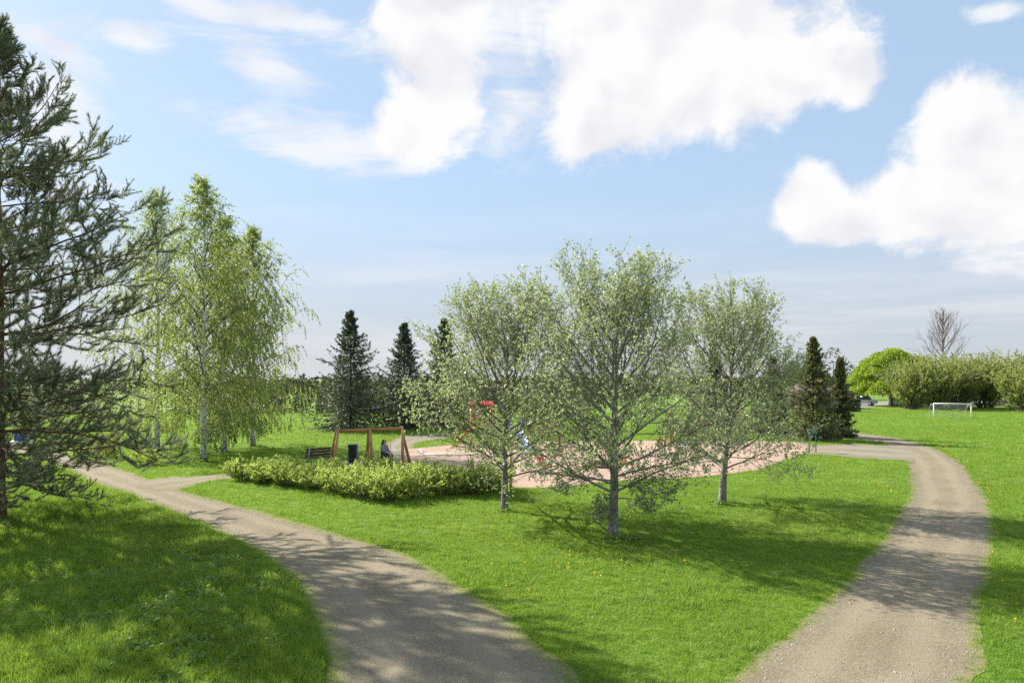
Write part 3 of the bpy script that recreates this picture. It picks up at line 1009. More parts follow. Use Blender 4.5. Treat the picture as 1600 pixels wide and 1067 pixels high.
def birch(px, Y, top, rad, seed, label, crown0=1.3, lean=(0, 0)):
    r = np.random.default_rng(seed)
    x = wx(px, Y); h = top
    root = tree_root('birch_tree', x, Y, label, 'tree', 'birches beside the path')
    tp = trunk_poly(h, r, .035, 22, lean)
    b = MB(); V, Q = tubes(tp, trunk_radius(22, .155, .012), 12); b.add(V, Q)
    tr = b.build('trunk', M['birch_bark'], root, True)
    bb = MB(); lb = MB()
    k = 62
    t = np.linspace(crown0 / h, .985, k)
    p, T = sample(tp, np.zeros(k, int), t)
    azi = np.arange(k) * 2.399 + r.uniform(-.5, .5, k)
    ang = np.interp(t, [.1, .4, .8, 1], [1.0, .75, .5, .3]) + r.normal(0, .1, k)
    prof = np.interp(t, [.1, .25, .45, .7, .88, 1], [.75, 1, .92, .52, .22, .1])
    L = rad * prof / np.sin(np.clip(ang, .5, 2)) * r.uniform(.7, 1.15, k)
    D = np.stack([np.cos(azi) * np.sin(ang), np.sin(azi) * np.sin(ang), np.cos(ang)], 1)
    P1 = grow(p, D, L, 10, up=np.interp(t, [0, .6, 1], [-.75, -.35, .2]), wob=.15, r=r)
    V, Q = tubes(P1, np.clip(L * .009, .008, .035)[:, None] * np.linspace(1, .2, 10), 5); bb.add(V, Q)
    p, T, pl, t2, ix = kids(P1, L, 9, .18, .99, r)
    D = spread(T, r.uniform(.5, 1.1, len(T)), r)
    L2 = np.clip(pl * r.uniform(.2, .45, len(pl)), .2, 1.1)
    P2 = grow(p, D, L2, 5, up=-.5, wob=.3, r=r)
    V, Q = tubes(P2[:, ::2], np.full((len(P2), 1), .006) * np.linspace(1, .5, 3), 3); bb.add(V, Q)
    # hanging twigs
    p, T, pl, t3, _ = kids(P2, L2, 4, .25, .99, r)
    hh = p[:, 2] / h
    D = norm(spread(T, r.uniform(.4, 1.0, len(T)), r) + np.array([0, 0, -.6]) * np.interp(hh, [0, .75, 1], [1, .8, -.4])[:, None])
    L3 = r.uniform(.35, 1.45, len(p)) * np.interp(hh, [0, .7, 1], [1, .85, .35])
    L3 = np.minimum(L3, np.maximum(p[:, 2] - .9, .15))
    P3 = grow(p, D, L3, 6, up=np.interp(hh, [0, .8, 1], [-2.4, -1.6, .2]), wob=.22, r=r)
    V, Q = tubes(P3[:, (0, 2, 5)], np.full((len(P3), 1), .0035) * np.linspace(1, .6, 3), 3); bb.add(V, Q)
    nl = 32
    idx = np.repeat(np.arange(len(P3)), nl)
    c, T = sample(P3, idx, r.uniform(.08, 1, len(idx)))
    keep = r.uniform(0, 1, len(c)) < np.interp(c[:, 2] / h, [0, .55, .85, 1], [1, .95, .6, .4])
    c, T = c[keep], T[keep]
    A = norm(spread(T, r.uniform(.5, 1.3, len(T)), r) + [0, 0, -.35])
    s = r.uniform(.055, .1, len(c))
    V, Q = leaves(c + A * .012, A, s, s * .72, r, .12)
    lb.add(V, Q, tint=leaf_tint(len(c), r, .45, .25))
    br = bb.build('branches', M['birch_twig'], tr); tag(br, kind='stuff')
    cr = lb.build('crown', M['birch_leaf'], root); tag(cr, kind='stuff')
    return root


birch(318, 35.3, wz(292, 35.3), 2.7, 31, 'tallest weeping birch, its white trunk nearest the path fork')
birch(350, 39.9, wz(350, 39.9), 2.6, 32, 'slim birch between the two stouter white trunks')
birch(395, 43.1, wz(368, 43.1), 2.9, 33, 'birch with the widest spray of branches, nearest the bench', crown0=1.9)
birch(245, 41.5, wz(318, 41.5), 3.6, 34, 'birch half hidden behind the pine branches')


def pine():
    r = np.random.default_rng(5)
    x, y = gp(-5, 814)
    h = 15.0
    root = tree_root('pine_tree', x, y, 'large dark pine beside the left path, tallest tree in view')
    tp = trunk_poly(h, r, .03, 24, (0.25, 0))
    b = MB(); V, Q = tubes(tp, trunk_radius(24, .21, .02), 14); b.add(V, Q)
    tr = b.build('trunk', M['pine_bark'], root, True)
    bb = MB(); lb = MB()
    zs, az_, L_, el_ = [], [], [], []
    z = 1.5
    i = 0
    while z < h - .4:
        nb_ = 5 if z < 12 else 4
        for q in range(nb_):
            zz = z + r.uniform(-.18, .18)
            a = q * 2 * math.pi / nb_ + i * .7 + r.uniform(-.35, .35)
            l = np.interp(zz, [1.4, 2.5, 4.0, 6.4, 8.4, 10.2, 11.5, 12.5, 13.5, 15.0], [4.0, 5.6, 5.0, 5.6, 5.1, 4.5, 2.9, 1.8, 1.1, .35]) * r.uniform(.72, 1.08) * (1 - np.interp(zz, [6.5, 9.0], [.15, .64]) * max(0.0, math.sin(a)) ** .7)
            zs.append(zz); az_.append(a); L_.append(l); el_.append(np.interp(zz, [1.5, 4, 9, 14, 16], [.02, .1, .25, .5, .9]) + r.normal(0, .08))
        z += r.uniform(.5, .74); i += 1
    zs, az_, L_, el_ = map(np.array, (zs, az_, L_, el_))
    p, _ = sample(tp, np.zeros(len(zs), int), zs / h)
    D = np.stack([np.cos(az_) * np.cos(el_), np.sin(az_) * np.cos(el_), np.sin(el_)], 1)
    P1 = grow(p, D, L_, 12, up=np.interp(zs, [1.5, 3.2, 5, 9, 16], [-.55, -.4, .0, .25, .3]), wob=.22, r=r)
    V, Q = tubes(P1, np.clip(L_ * .0085, .012, .05)[:, None] * np.linspace(1, .2, 12), 5); bb.add(V, Q)
    p, T, pl, t, _ = kids(P1, L_, 16, .12, .99, r)
    D = spread(T, r.uniform(.55, .95, len(T)), r, azim=np.where(r.uniform(0, 1, len(T)) < .5, 0, math.pi) + r.normal(0, .55, len(T)))
    L2 = np.clip(pl * .34 * r.uniform(.6, 1.2, len(pl)) * (1.2 - .75 * t), .25, 2.0)
    P2 = grow(p, D, L2, 7, up=.4, wob=.3, r=r)
    V, Q = tubes(P2[:, ::2], np.clip(L2 * .009, .005, .016)[:, None] * np.linspace(1, .4, 4), 3); bb.add(V, Q)
    p, T, pl, t, _ = kids(P2, L2, 6, .25, .99, r)
    D = spread(T, r.uniform(.4, .9, len(T)), r)
    L3 = np.clip(pl * r.uniform(.25, .5, len(pl)), .15, .6)
    P3 = grow(p, D, L3, 4, up=.75, wob=.25, r=r)
    V, Q = tubes(P3[:, ::3], np.full((len(P3), 1), .0055) * np.linspace(1, .6, 2), 3); bb.add(V, Q)
    br = bb.build('branches', M['pine_bark'], tr); tag(br, kind='stuff')
    # needles: every shoot carries a brush of fine needles (one of six brushes)
    brushes = bpy.data.collections.new('needle_brushes')
    for q in range(6):
        n = 110
        zz = r.uniform(0, .30, n) ; a = r.uniform(0, 6.283, n); an = r.uniform(.35, 1.05, n) * np.interp(zz, [0, .26, .30], [1, .9, .4])
        A = np.stack([np.cos(a) * np.sin(an), np.sin(a) * np.sin(an), np.cos(an)], 1)
        c = np.stack([np.zeros(n), np.zeros(n), zz], 1)
        l = r.uniform(.06, .105, n)[:, None]
        S = norm(np.cross(A, r.normal(0, 1, A.shape))) * .0042
        proto(f'needle_brush_{q}', MB().add(np.stack([c - S, c + S, c + A * l], 1), T=np.arange(n * 3).reshape(-1, 3), tint=np.repeat(r.uniform(0, 1, n), 3)), M['pine_needle'], brushes)
    def shoots(PP, i0):
        a_, b_ = PP[:, i0], PP[:, -1]
        return a_, b_ - a_
    A1, D1 = shoots(P3, 0); A2, D2 = shoots(P2, 3)
    A_, D_ = np.concatenate([A1, A2]), np.concatenate([D1, D2])
    ln = np.linalg.norm(D_, axis=1); dn = D_ / ln[:, None]
    rot = np.stack([np.zeros(len(dn)), np.arccos(np.clip(dn[:, 2], -1, 1)), np.arctan2(dn[:, 1], dn[:, 0])], 1)
    cr = scatter('crown', A_, rot, np.clip(ln / .30, .75, 1.7), r.integers(0, 6, len(ln)), brushes, None, None)
    cr.parent = root
    print('pine shoots', len(ln))


pine()


def spruce(px, Y, top, rad, seed, label, gold=False, x=None, z0=.3):
    r = np.random.default_rng(seed)
    x = wx(px, Y) if x is None else x
    h = top - float(terr(x, Y))
    root = tree_root('spruce_tree', x, Y, label, 'tree', 'spruces round the playground')
    tp = trunk_poly(h, r, .012, 12)
    b = MB(); V, Q = tubes(tp, trunk_radius(12, .017 * h, .01), 8); b.add(V, Q)
    tr = b.build('trunk', M['spruce_bark'], root, True)
    bb = MB(); lb = MB()
    k = int(h * 27)
    t = np.clip(z0 / h + (.985 - z0 / h) * np.linspace(0, 1, k) ** 1.35 + r.normal(0, .008, k), 0.01, .99)
    p, _ = sample(tp, np.zeros(k, int), t)
    az_ = np.arange(k) * 2.399 + r.uniform(-.3, .3, k)
    # uneven outline: some whorls reach out, some fall short
    tier = 1 + .14 * np.sin(t * 40 + seed) + .16 * np.sin(t * 17 + az_ * 2 + seed)
    L = rad * (np.interp(t, [0, .06, .2, .6, 1], [.95, 1.05, .97, .5, .05])) * tier * r.uniform(.6, 1.22, k)
    el_ = np.interp(t, [0, .15, .4, .8, 1], [-.30, -.14, .0, .35, .95]) + r.normal(0, .08, k)
    D = np.stack([np.cos(az_) * np.cos(el_), np.sin(az_) * np.cos(el_), np.sin(el_)], 1)
    P1 = grow(p, D, L, 7, up=np.interp(t, [0, .2, 1], [.05, .28, .3]), wob=.1, r=r)
    P1[:, :, 2] = np.maximum(P1[:, :, 2], .06)
    P1[:, :, 2] -= (np.sin(np.linspace(0, 1, 7) * math.pi * .8) * .09)[None] * L[:, None]
    V, Q = tubes(P1, np.clip(L * .008, .006, .03)[:, None] * np.linspace(1, .2, 7), 4); bb.add(V, Q)
    p, T, pl, tt, ix = kids(P1, L, 15, .15, .99, r)
    side = np.where(r.uniform(0, 1, len(T)) < .5, 0, math.pi)
    D = spread(T, r.uniform(.5, .9, len(T)), r, azim=side + r.normal(0, .35, len(T)))
    D = norm(D + [0, 0, -.12])
    L2 = np.clip(pl * .34 * (1.15 - tt) * r.uniform(.7, 1.2, len(pl)), .10, .8)
    P2 = grow(p, D, L2, 4, up=-.2, wob=.15, r=r)
    n = 6
    idx = np.repeat(np.arange(len(P2)), n)
    c, T = sample(P2, idx, r.uniform(0, 1, len(idx)))
    A = spread(T, r.uniform(.2, .8, len(T)), r)
    s = r.uniform(.13, .27, len(c))
    V, Q = leaves(c, A, s, s * .32, r, .2)
    tb = np.clip(r.normal(.32, .17, len(P2)), 0, 1)[idx]
    if gold:                                        # cones and young shoots colour the tips
        tb = np.clip(tb + .45 * (tt[idx] > .55) * (r.uniform(0, 1, len(P2)) < .38)[idx], 0, 1)
    lb.add(V, Q, tint=np.repeat(np.clip(tb + r.normal(0, .07, len(tb)), 0, 1), 4))
    ni = int(h * 260)                               # old inner twigs that close the crown round the stem
    u = r.uniform(0, 1, ni) ** 1.3; a = r.uniform(0, 6.283, ni)
    rr = rad * np.interp(u, [0, .06, .2, .6, 1], [.95, 1.05, .97, .5, .03]) * r.uniform(.05, .62, ni)
    C = np.stack([np.cos(a) * rr, np.sin(a) * rr, .1 + u * h * .95], 1)
    A = norm(np.stack([np.cos(a), np.sin(a), r.normal(-.25, .3, ni)], 1) + r.normal(0, .3, (ni, 3)))
    s = r.uniform(.18, .34, ni)
    V, Q = leaves(C, A, s, s * .4, r, .2)
    lb.add(V, Q, tint=leaf_tint(ni, r, .2, .12))
    br = bb.build('branches', M['spruce_bark'], tr); tag(br, kind='stuff')
    cr = lb.build('crown', M['spruce_gold' if gold else 'spruce_needle'], root); tag(cr, kind='stuff')
    return root


spruce(548, 56.5, wz(488, 56.5), 3.6, 41, 'broad dark spruce standing alone behind the swings')
spruce(632, 58, wz(506, 58), 3.3, 42, 'dark spruce just behind the swings, half covered by whitebeam leaves')
spruce(694, 60, wz(500, 60), 3.2, 43, 'dark spruce directly behind the first whitebeam crown')
spruce(1270, 47.5, wz(530, 47.5), 2.1, 44, 'golden green spruce beside the green sign, taller of its pair', True)
spruce(1312, 49.5, wz(561, 49.5), .92, 45, 'narrow rusty spruce at the bend of the path', True)
spruce(1208, 53, wz(560, 53), 1.9, 46, 'dark spruce behind the whitebeam nearest the path', False)
spruce(1118, 60, wz(540, 60), 2.1, 47, 'dark spruce behind the orange climbing frame', False)
spruce(1612, 92, wz(528, 92), 2.4, 48, 'dark spruce at the edge of the far bushes')


def shrub(name, x, y, h, rad, seed, label, leafmat, group=None, stems=46, lsize=.05, per=26, cat='shrub', tip_light=.35, spreada=.75, z0=.05, subs=5, twigm='twig'):
    r = np.random.default_rng(seed)
    root = tree_root(name, x, y, label, cat, group)
    bb = MB(); lb = MB()
    a = r.uniform(0, 6.283, stems)
    q = np.sqrt(r.uniform(0, 1, stems))
    p0 = np.stack([np.cos(a) * q * rad * .35, np.sin(a) * q * rad * .35, np.zeros(stems)], 1)
    ang = q * spreada + r.normal(0, .08, stems)
    D = np.stack([np.cos(a) * np.sin(ang), np.sin(a) * np.sin(ang), np.cos(ang)], 1)
    L = h * r.uniform(.78, 1.06, stems) * (1 - .12 * q)
    P1 = grow(p0, D, L, 8, up=-.15, wob=.22, r=r)
    V, Q = tubes(P1, np.full((stems, 1), .004 + .004 * h) * np.linspace(1, .3, 8), 4); bb.add(V, Q)
    p, T, pl, t, _ = kids(P1, L, subs, .2, .98, r)
    D = spread(T, r.uniform(.4, .9, len(T)), r)
    L2 = np.clip(pl * r.uniform(.15, .32, len(pl)), .08, 2)
    P2 = grow(p, D, L2, 5, up=.35, wob=.25, r=r)
    V, Q = tubes(P2, np.full((len(P2), 1), .002 + .0015 * h) * np.linspace(1, .5, 5), 3); bb.add(V, Q)
    idx = np.repeat(np.arange(len(P2)), per)
    c, T = sample(P2, idx, r.uniform(0, 1, len(idx)))
    keep = c[:, 2] > z0
    c, T = c[keep], T[keep]
    A = spread(T, r.uniform(.3, 1.2, len(T)), r)
    s = lsize * r.uniform(.6, 1.3, len(c))
    V, Q = leaves(c, A, s, s * .55, r, .2)
    lb.add(V, Q, tint=leaf_tint(len(c), r, .45, .25))
    br = bb.build('stems', M[twigm], root); tag(br, kind='stuff')
    cr = lb.build('foliage', M[leafmat], root); tag(cr, kind='stuff')
    return root


# the hedge of light green shrubs in front of the swings
hedge = [(372, 753, 1.0, .62), (408, 757, 1.0, .7), (445, 761, 1.05, .7), (487, 767, 1.1, .72), (528, 773, 1.1, .72), (560, 781, 1.1, .7), (600, 786, 1.15, .75), (645, 781, 1.1, .75), (690, 776, 1.05, .72), (735, 774, 1.05, .72), (768, 770, 1.05, .62),
         (430, 748, 1.0, .6), (510, 756, 1.05, .65), (585, 764, 1.05, .65), (665, 764, 1.0, .65)]
hl = ['light green shrub at the path end of the hedge, nearest the birches', 'second hedge shrub counting from the birch end', 'third hedge shrub counting from the birch end', 'fourth hedge shrub from the birch end, below the bench',
      'fifth hedge shrub from the birch end, below the first swing post', 'sixth hedge shrub from the birch end, below the dark bin', 'full hedge shrub standing furthest forward, below the sitting woman',
      'hedge shrub just past the one furthest forward', 'fourth hedge shrub counting from the first whitebeam trunk', 'third hedge shrub counting from the first whitebeam trunk', 'last hedge shrub, touching the first whitebeam trunk',
      'rear hedge shrub in front of the bench end', 'rear hedge shrub at the foot of the first swing post', 'rear hedge shrub at the feet of the sitting woman', 'rear hedge shrub past the last swing post']
for i, (px, py, h, rd) in enumerate(hedge):
    x, y = gp(px, py)
    shrub('hedge_shrub', x, y + rd * .7, h * random.uniform(1.0, 1.18) * (.86 if px < 550 else 1.0), rd * 1.08, 60 + i, hl[i], 'shrub_leaf', 'light green hedge shrubs in front of the swings', 56, .066, 28, spreada=.7, subs=6)

for i, (px, py, h, rd, mm, lab) in enumerate([(165, 715, 1.3, 1.1, 'yellow_leaf', 'yellow flowering bush beyond the path, below the pine branches'), (125, 722, .9, .8, 'shrub_leaf', 'low green bush left of the yellow flowering bush'),
                                              (228, 727, .8, .8, 'shrub_leaf', 'low green bush between the yellow bush and the birch trunks')]):
    x, y = gp(px, py)
    shrub('garden_bush', x, y, h, rd, 90 + i, lab, mm, 'bushes beyond the left path', 40, .07, 20)

# willows along the far field
wl = [(1424, 95, 7.0, 2.5, 574), (1459, 97, 8.0, 2.8, 564), (1497, 99, 8.0, 2.8, 562), (1540, 100, 8.2, 2.8, 561), (1582, 103, 8.0, 3.0, 563), (1606, 86, 6, 2.8, 574)]
wlab = ['grey green willow bush next to the bright dome tree', 'willow bush behind the white goal, second from the dome tree', 'willow bush directly behind the goal post, third from the dome tree', 'willow bush past the goal, fourth from the dome tree',
        'willow bush at the far end of the row', 'rounded willow bush nearest the picture edge, in front of the row']
for i, (px, Y, h, rd, ty) in enumerate(wl):
    shrub('willow_bush', wx(px, Y), Y, wz(ty, Y) / .93, rd, 110 + i, wlab[i], 'willow_leaf', 'willow bushes along the far field', 105, .25, 25, 'bush', spreada=.5, z0=.5, subs=6)


def dome_tree():
    r = np.random.default_rng(77)
    Y = 106.0
    x = wx(1392, Y); h = wz(543, Y); rad = 6.2
    root = tree_root('dome_tree', x, Y, 'bright yellow green dome shaped tree beside the street')
    tp = trunk_poly(h * .7, r, .05, 8)
    b = MB(); V, Q = tubes(tp, trunk_radius(8, .32, .1), 10); b.add(V, Q)
    tr = b.build('trunk', M['wb_bark'], root, True)
    bb = MB(); lb = MB()
    k = 46
    # pads of foliage over a dome, each with its own rounded top
    q = np.arange(k) + .5
    el_ = np.arcsin(1 - q / k * 1.0); a = q * 2.399
    C = np.stack([np.cos(a) * np.cos(el_) * rad * .78, np.sin(a) * np.cos(el_) * rad * .78, 1.9 + np.sin(el_) * (h - 3.0)], 1) + r.normal(0, .25, (k, 3))
    pb = np.zeros((k, 3)); pb[:, 2] = h * .3
    P = grow(pb, C - pb, np.linalg.norm(C - pb, axis=1), 6, 0, .15, r)
    V, Q = tubes(P, np.full((k, 1), .07) * np.linspace(1, .3, 6), 5); bb.add(V, Q)
    for c in C:
        n = 620
        v = norm(r.normal(0, 1, (n, 3))); v[:, 2] = np.abs(v[:, 2]) * 1.0 - .25
        rr = r.uniform(.85, 1.08, (n, 1)) * r.uniform(1.25, 1.75)
        pos = c + v * rr * [1.0, 1.0, .85]
        A = norm(v + r.normal(0, .5, (n, 3)) + [0, 0, -.9])
        s = r.uniform(.2, .36, n)
        V, Q = leaves(pos, A, s, s * .6, r, .2)
        lb.add(V, Q, tint=leaf_tint(n, r, .5, .22))
    br = bb.build('branches', M['wb_bark'], tr); tag(br, kind='stuff')
    cr = lb.build('crown', M['dome_leaf'], root); tag(cr, kind='stuff')


dome_tree()


def bare_tree():
    r = np.random.default_rng(78)
    Y = 118.0
    x = wx(1474, Y); h = wz(482, Y)
    root = tree_root('bare_tree', x, Y, 'tall leafless tree rising behind the willow bushes')
    tp = trunk_poly(h * .9, r, .06, 14)
    b = MB(); V, Q = tubes(tp, trunk_radius(14, .30, .04), 8); b.add(V, Q)
    tr = b.build('trunk', M['twig'], root, True)
    bb = MB()
    k = 30
    t = np.linspace(.35, .97, k)
    p, _ = sample(tp, np.zeros(k, int), t)
    a = np.arange(k) * 2.399
    ang = np.interp(t, [.3, 1], [.95, .35])
    D = np.stack([np.cos(a) * np.sin(ang), np.sin(a) * np.sin(ang), np.cos(ang)], 1)
    L = np.interp(t, [.3, .5, .8, 1], [5.0, 5.2, 3.6, 1.6]) * r.uniform(.8, 1.15, k)
    P1 = grow(p, D, L, 8, .35, .2, r)
    V, Q = tubes(P1, np.full((k, 1), .085) * np.linspace(1, .3, 8), 5); bb.add(V, Q)
    P, LL = P1, L
    for lev, (kk, rr) in enumerate(((8, .022), (5, .012))):
        p, T, pl, t2, _ = kids(P, LL, kk, .25, .98, r)
        LL = np.clip(pl * r.uniform(.25, .5, len(pl)), .4, 3)
        P = grow(p, spread(T, r.uniform(.4, .85, len(T)), r), LL, 5, .4, .25, r)
        V, Q = tubes(P, np.full((len(P), 1), rr) * np.linspace(1, .5, 5), 3); bb.add(V, Q)
    br = bb.build('branches', M['twig'], tr); tag(br, kind='stuff')


bare_tree()


def far_woods(name, label, spots, seed):
    """a distant belt that reads as one mass: every tree still has its trunk and its own ragged crown"""
    r = np.random.default_rng(seed)
    lb = MB()
    for (x, y, top, conif) in spots:
        z0 = float(terr(x, y)); h = top - z0
        lb.rod((x, y, z0), (x, y, z0 + h * .7), .16, .06, 5, 0.0, False)
        n = int(np.clip(260 * 150 / y, 50, 260)) * (2 if y < 200 and x > 20 else 1)
        u = r.uniform(0, 1, n)
        if conif:
            zz = z0 + h * (.12 + .88 * u); rr = (1 - u) * h * .17 + .15
        else:
            zz = z0 + h * (.04 + .96 * u); rr = np.sqrt(np.clip(1 - ((u - .45) / .56) ** 2, 0, 1)) * h * .30 + .1
        a = r.uniform(0, 6.283, n); q = np.sqrt(r.uniform(.25, 1, n))
        C = np.stack([x + np.cos(a) * rr * q, y + np.sin(a) * rr * q, zz + r.normal(0, .2, n)], 1)
        s = r.uniform(.55, 1.15, n) * y / 170
        if y < 200: s = s * .62
        A = norm(r.normal(0, 1, (n, 3)) + [0, 0, -.3 if conif else .2])
        V, Q = leaves(C, A, s, s * (.4 if conif else .65), r, .2)
        lb.add(V, Q, tint=np.repeat(np.clip(r.normal(.08 if conif else r.uniform(.12, .5), .12, n), 0, 1), 4))
    o = lb.build(name, M['wood_leaf'])
    tag(o, label, 'woods', kind='stuff')


rw = np.random.default_rng(99)
S = []
for i in range(230):
    px = rw.uniform(395, 1260); Y = rw.uniform(165, 250)
    S.append((wx(px, Y), Y, wz(rw.normal(601, 5), Y), rw.uniform() < .45))
for i in range(150):
    px = rw.uniform(300, 1350); Y = rw.uniform(300, 420)
    S.append((wx(px, Y), Y, wz(rw.normal(592, 3), Y), rw.uniform() < .5))
for i in range(190):
    px = rw.uniform(-100, 1700); Y = rw.uniform(520, 760)
    S.append((wx(px, Y), Y, wz(rw.normal(589, 1.5), Y), rw.uniform() < .5))
far_woods('distant_woods', 'distant mixed woods beyond the crest of the field', S, 1)
S = []
for i in range(60):
    px = rw.uniform(-120, 400); Y = rw.uniform(120, 180)
    S.append((wx(px, Y), Y, wz(rw.normal(585, 14), Y), rw.uniform() < .3))
far_woods('woods_behind_pine', 'woods glimpsed behind the pine and birches', S, 2)
S = []
for i in range(90):
    px = rw.uniform(1235, 1700); Y = rw.uniform(150, 230)
    S.append((wx(px, Y), Y, wz(rw.normal(588, 7) if px > 1290 else rw.normal(580, 10), Y), rw.uniform() < .35))
for px, py in ((1302, 545), (1322, 566), (1340, 580), (1250, 556)):
    S.append((wx(px, 140), 140, wz(py, 140), False))
far_woods('woods_behind_houses', 'pale woods behind the house and the far bushes', S, 3)

# ------------------------------------------------------------------ swing, bench, bin, person
def swing_frame():
    root = empty('swing_frame', (-6.3, 33, 0))
    tag(root, 'brown timber swing frame with three A-shaped supports behind the hedge', 'swing')
    k = H / 5.25
    O = np.array([-6.3, 33, 0])
    ap = [np.array(p) * k - O for p in ((-9.98, 39.0, 2.28), (-8.38, 40.1, 2.28), (-6.66, 41.2, 2.28))]
    feet = [((-10.75, 40.1, 0), (-9.95, 37.9, 0)), ((-8.77, 41.2, 0), (-7.93, 39.0, 0)), ((-6.31, 42.3, 0), (-6.38, 40.0, 0))]
    up = np.array([0, 0, .06])
    for a_, fs in zip(ap, feet):
        for q, f in enumerate(fs):
            f = np.array(f) * k - O
            f[2] = -.05
            b = MB(); d = (a_ - f); d = d / np.linalg.norm(d)
            b.rod(f, a_ + d * .06 + np.array([.05 * (q - .5), 0, 0]),   .078, .07, 12)
            lg = b.build('leg', M['timber'], root, False)
            MB().rod(f + [0, 0, .05], f + [0, 0, .11], .07, .07, 12).build('foot_collar', M['steel'], lg)
    for i in range(2):
        a_, c_ = ap[i] - [0, 0, .04], ap[i + 1] - [0, 0, .04]
        d = (c_ - a_) / np.linalg.norm(c_ - a_)
        MB().bar(a_ + d * .05, c_ - d * .05, .12, .16).build('beam', M['timber'], root)
    chains = []
    for i, ts in ((0, (.30, .62)), (1, (.36, .66))):
        a_, c_ = ap[i], ap[i + 1]
        pts = [a_ + (c_ - a_) * t - [0, 0, .10] for t in ts]
        seat_z = .50
        for p in pts:
            lo = p.copy(); lo[2] = seat_z
            MB().rod(p + [0, 0, -.05], p + [0, 0, .02], .028, .028, 8).build('bearing', M['steel'], root)
            links = MB()
            n = 26
            for q in range(n):
                z0 = p[2] + (lo[2] - p[2]) * q / n; z1 = p[2] + (lo[2] - p[2]) * (q + 1.15) / n
                w = (.009, .003) if q % 2 else (.003, .009)
                links.box((p[0], p[1], (z0 + z1) / 2), (w[0] * 2, w[1] * 2, abs(z1 - z0)))
            ch = links.build('chain', M['steel'], root); tag(ch, kind='stuff')
        m = (pts[0] + pts[1]) / 2
        d = pts[1] - pts[0]; ang = math.atan2(d[1], d[0])
        b = MB(); b.box((m[0], m[1], seat_z - .02), (np.linalg.norm(d[:2]) + .04, .19, .04), ang)
        st = b.build('seat', M['rubber'], root)
        bv = st.modifiers.new('bevel', 'BEVEL'); bv.width = .015; bv.segments = 2
        chains.append(m + O)
    return chains


seats = swing_frame()


def skin_mesh(name, verts, edges, radii, mat, parent, sub=2, root=0):
    me = bpy.data.meshes.new(name)
    me.from_pydata([tuple(v) for v in verts], edges, [])
    o = link(bpy.data.objects.new(name, me), parent)
    me.materials.append(mat)
    sk = o.modifiers.new('skin', 'SKIN')
    sv = me.skin_vertices[0].data if me.skin_vertices else None
    if sv is None:
        bm = bmesh.new(); bm.from_mesh(me); bm.verts.layers.skin.verify(); bm.to_mesh(me); bm.free()
        sv = me.skin_vertices[0].data
    for i, rr in enumerate(radii):
        sv[i].radius = rr if isinstance(rr, tuple) else (rr, rr)
        sv[i].use_root = (i == root)
    sb = o.modifiers.new('sub', 'SUBSURF'); sb.levels = sub; sb.render_levels = sub
    for p in me.polygons: p.use_smooth = True
    sk.use_smooth_shade = True
    return o


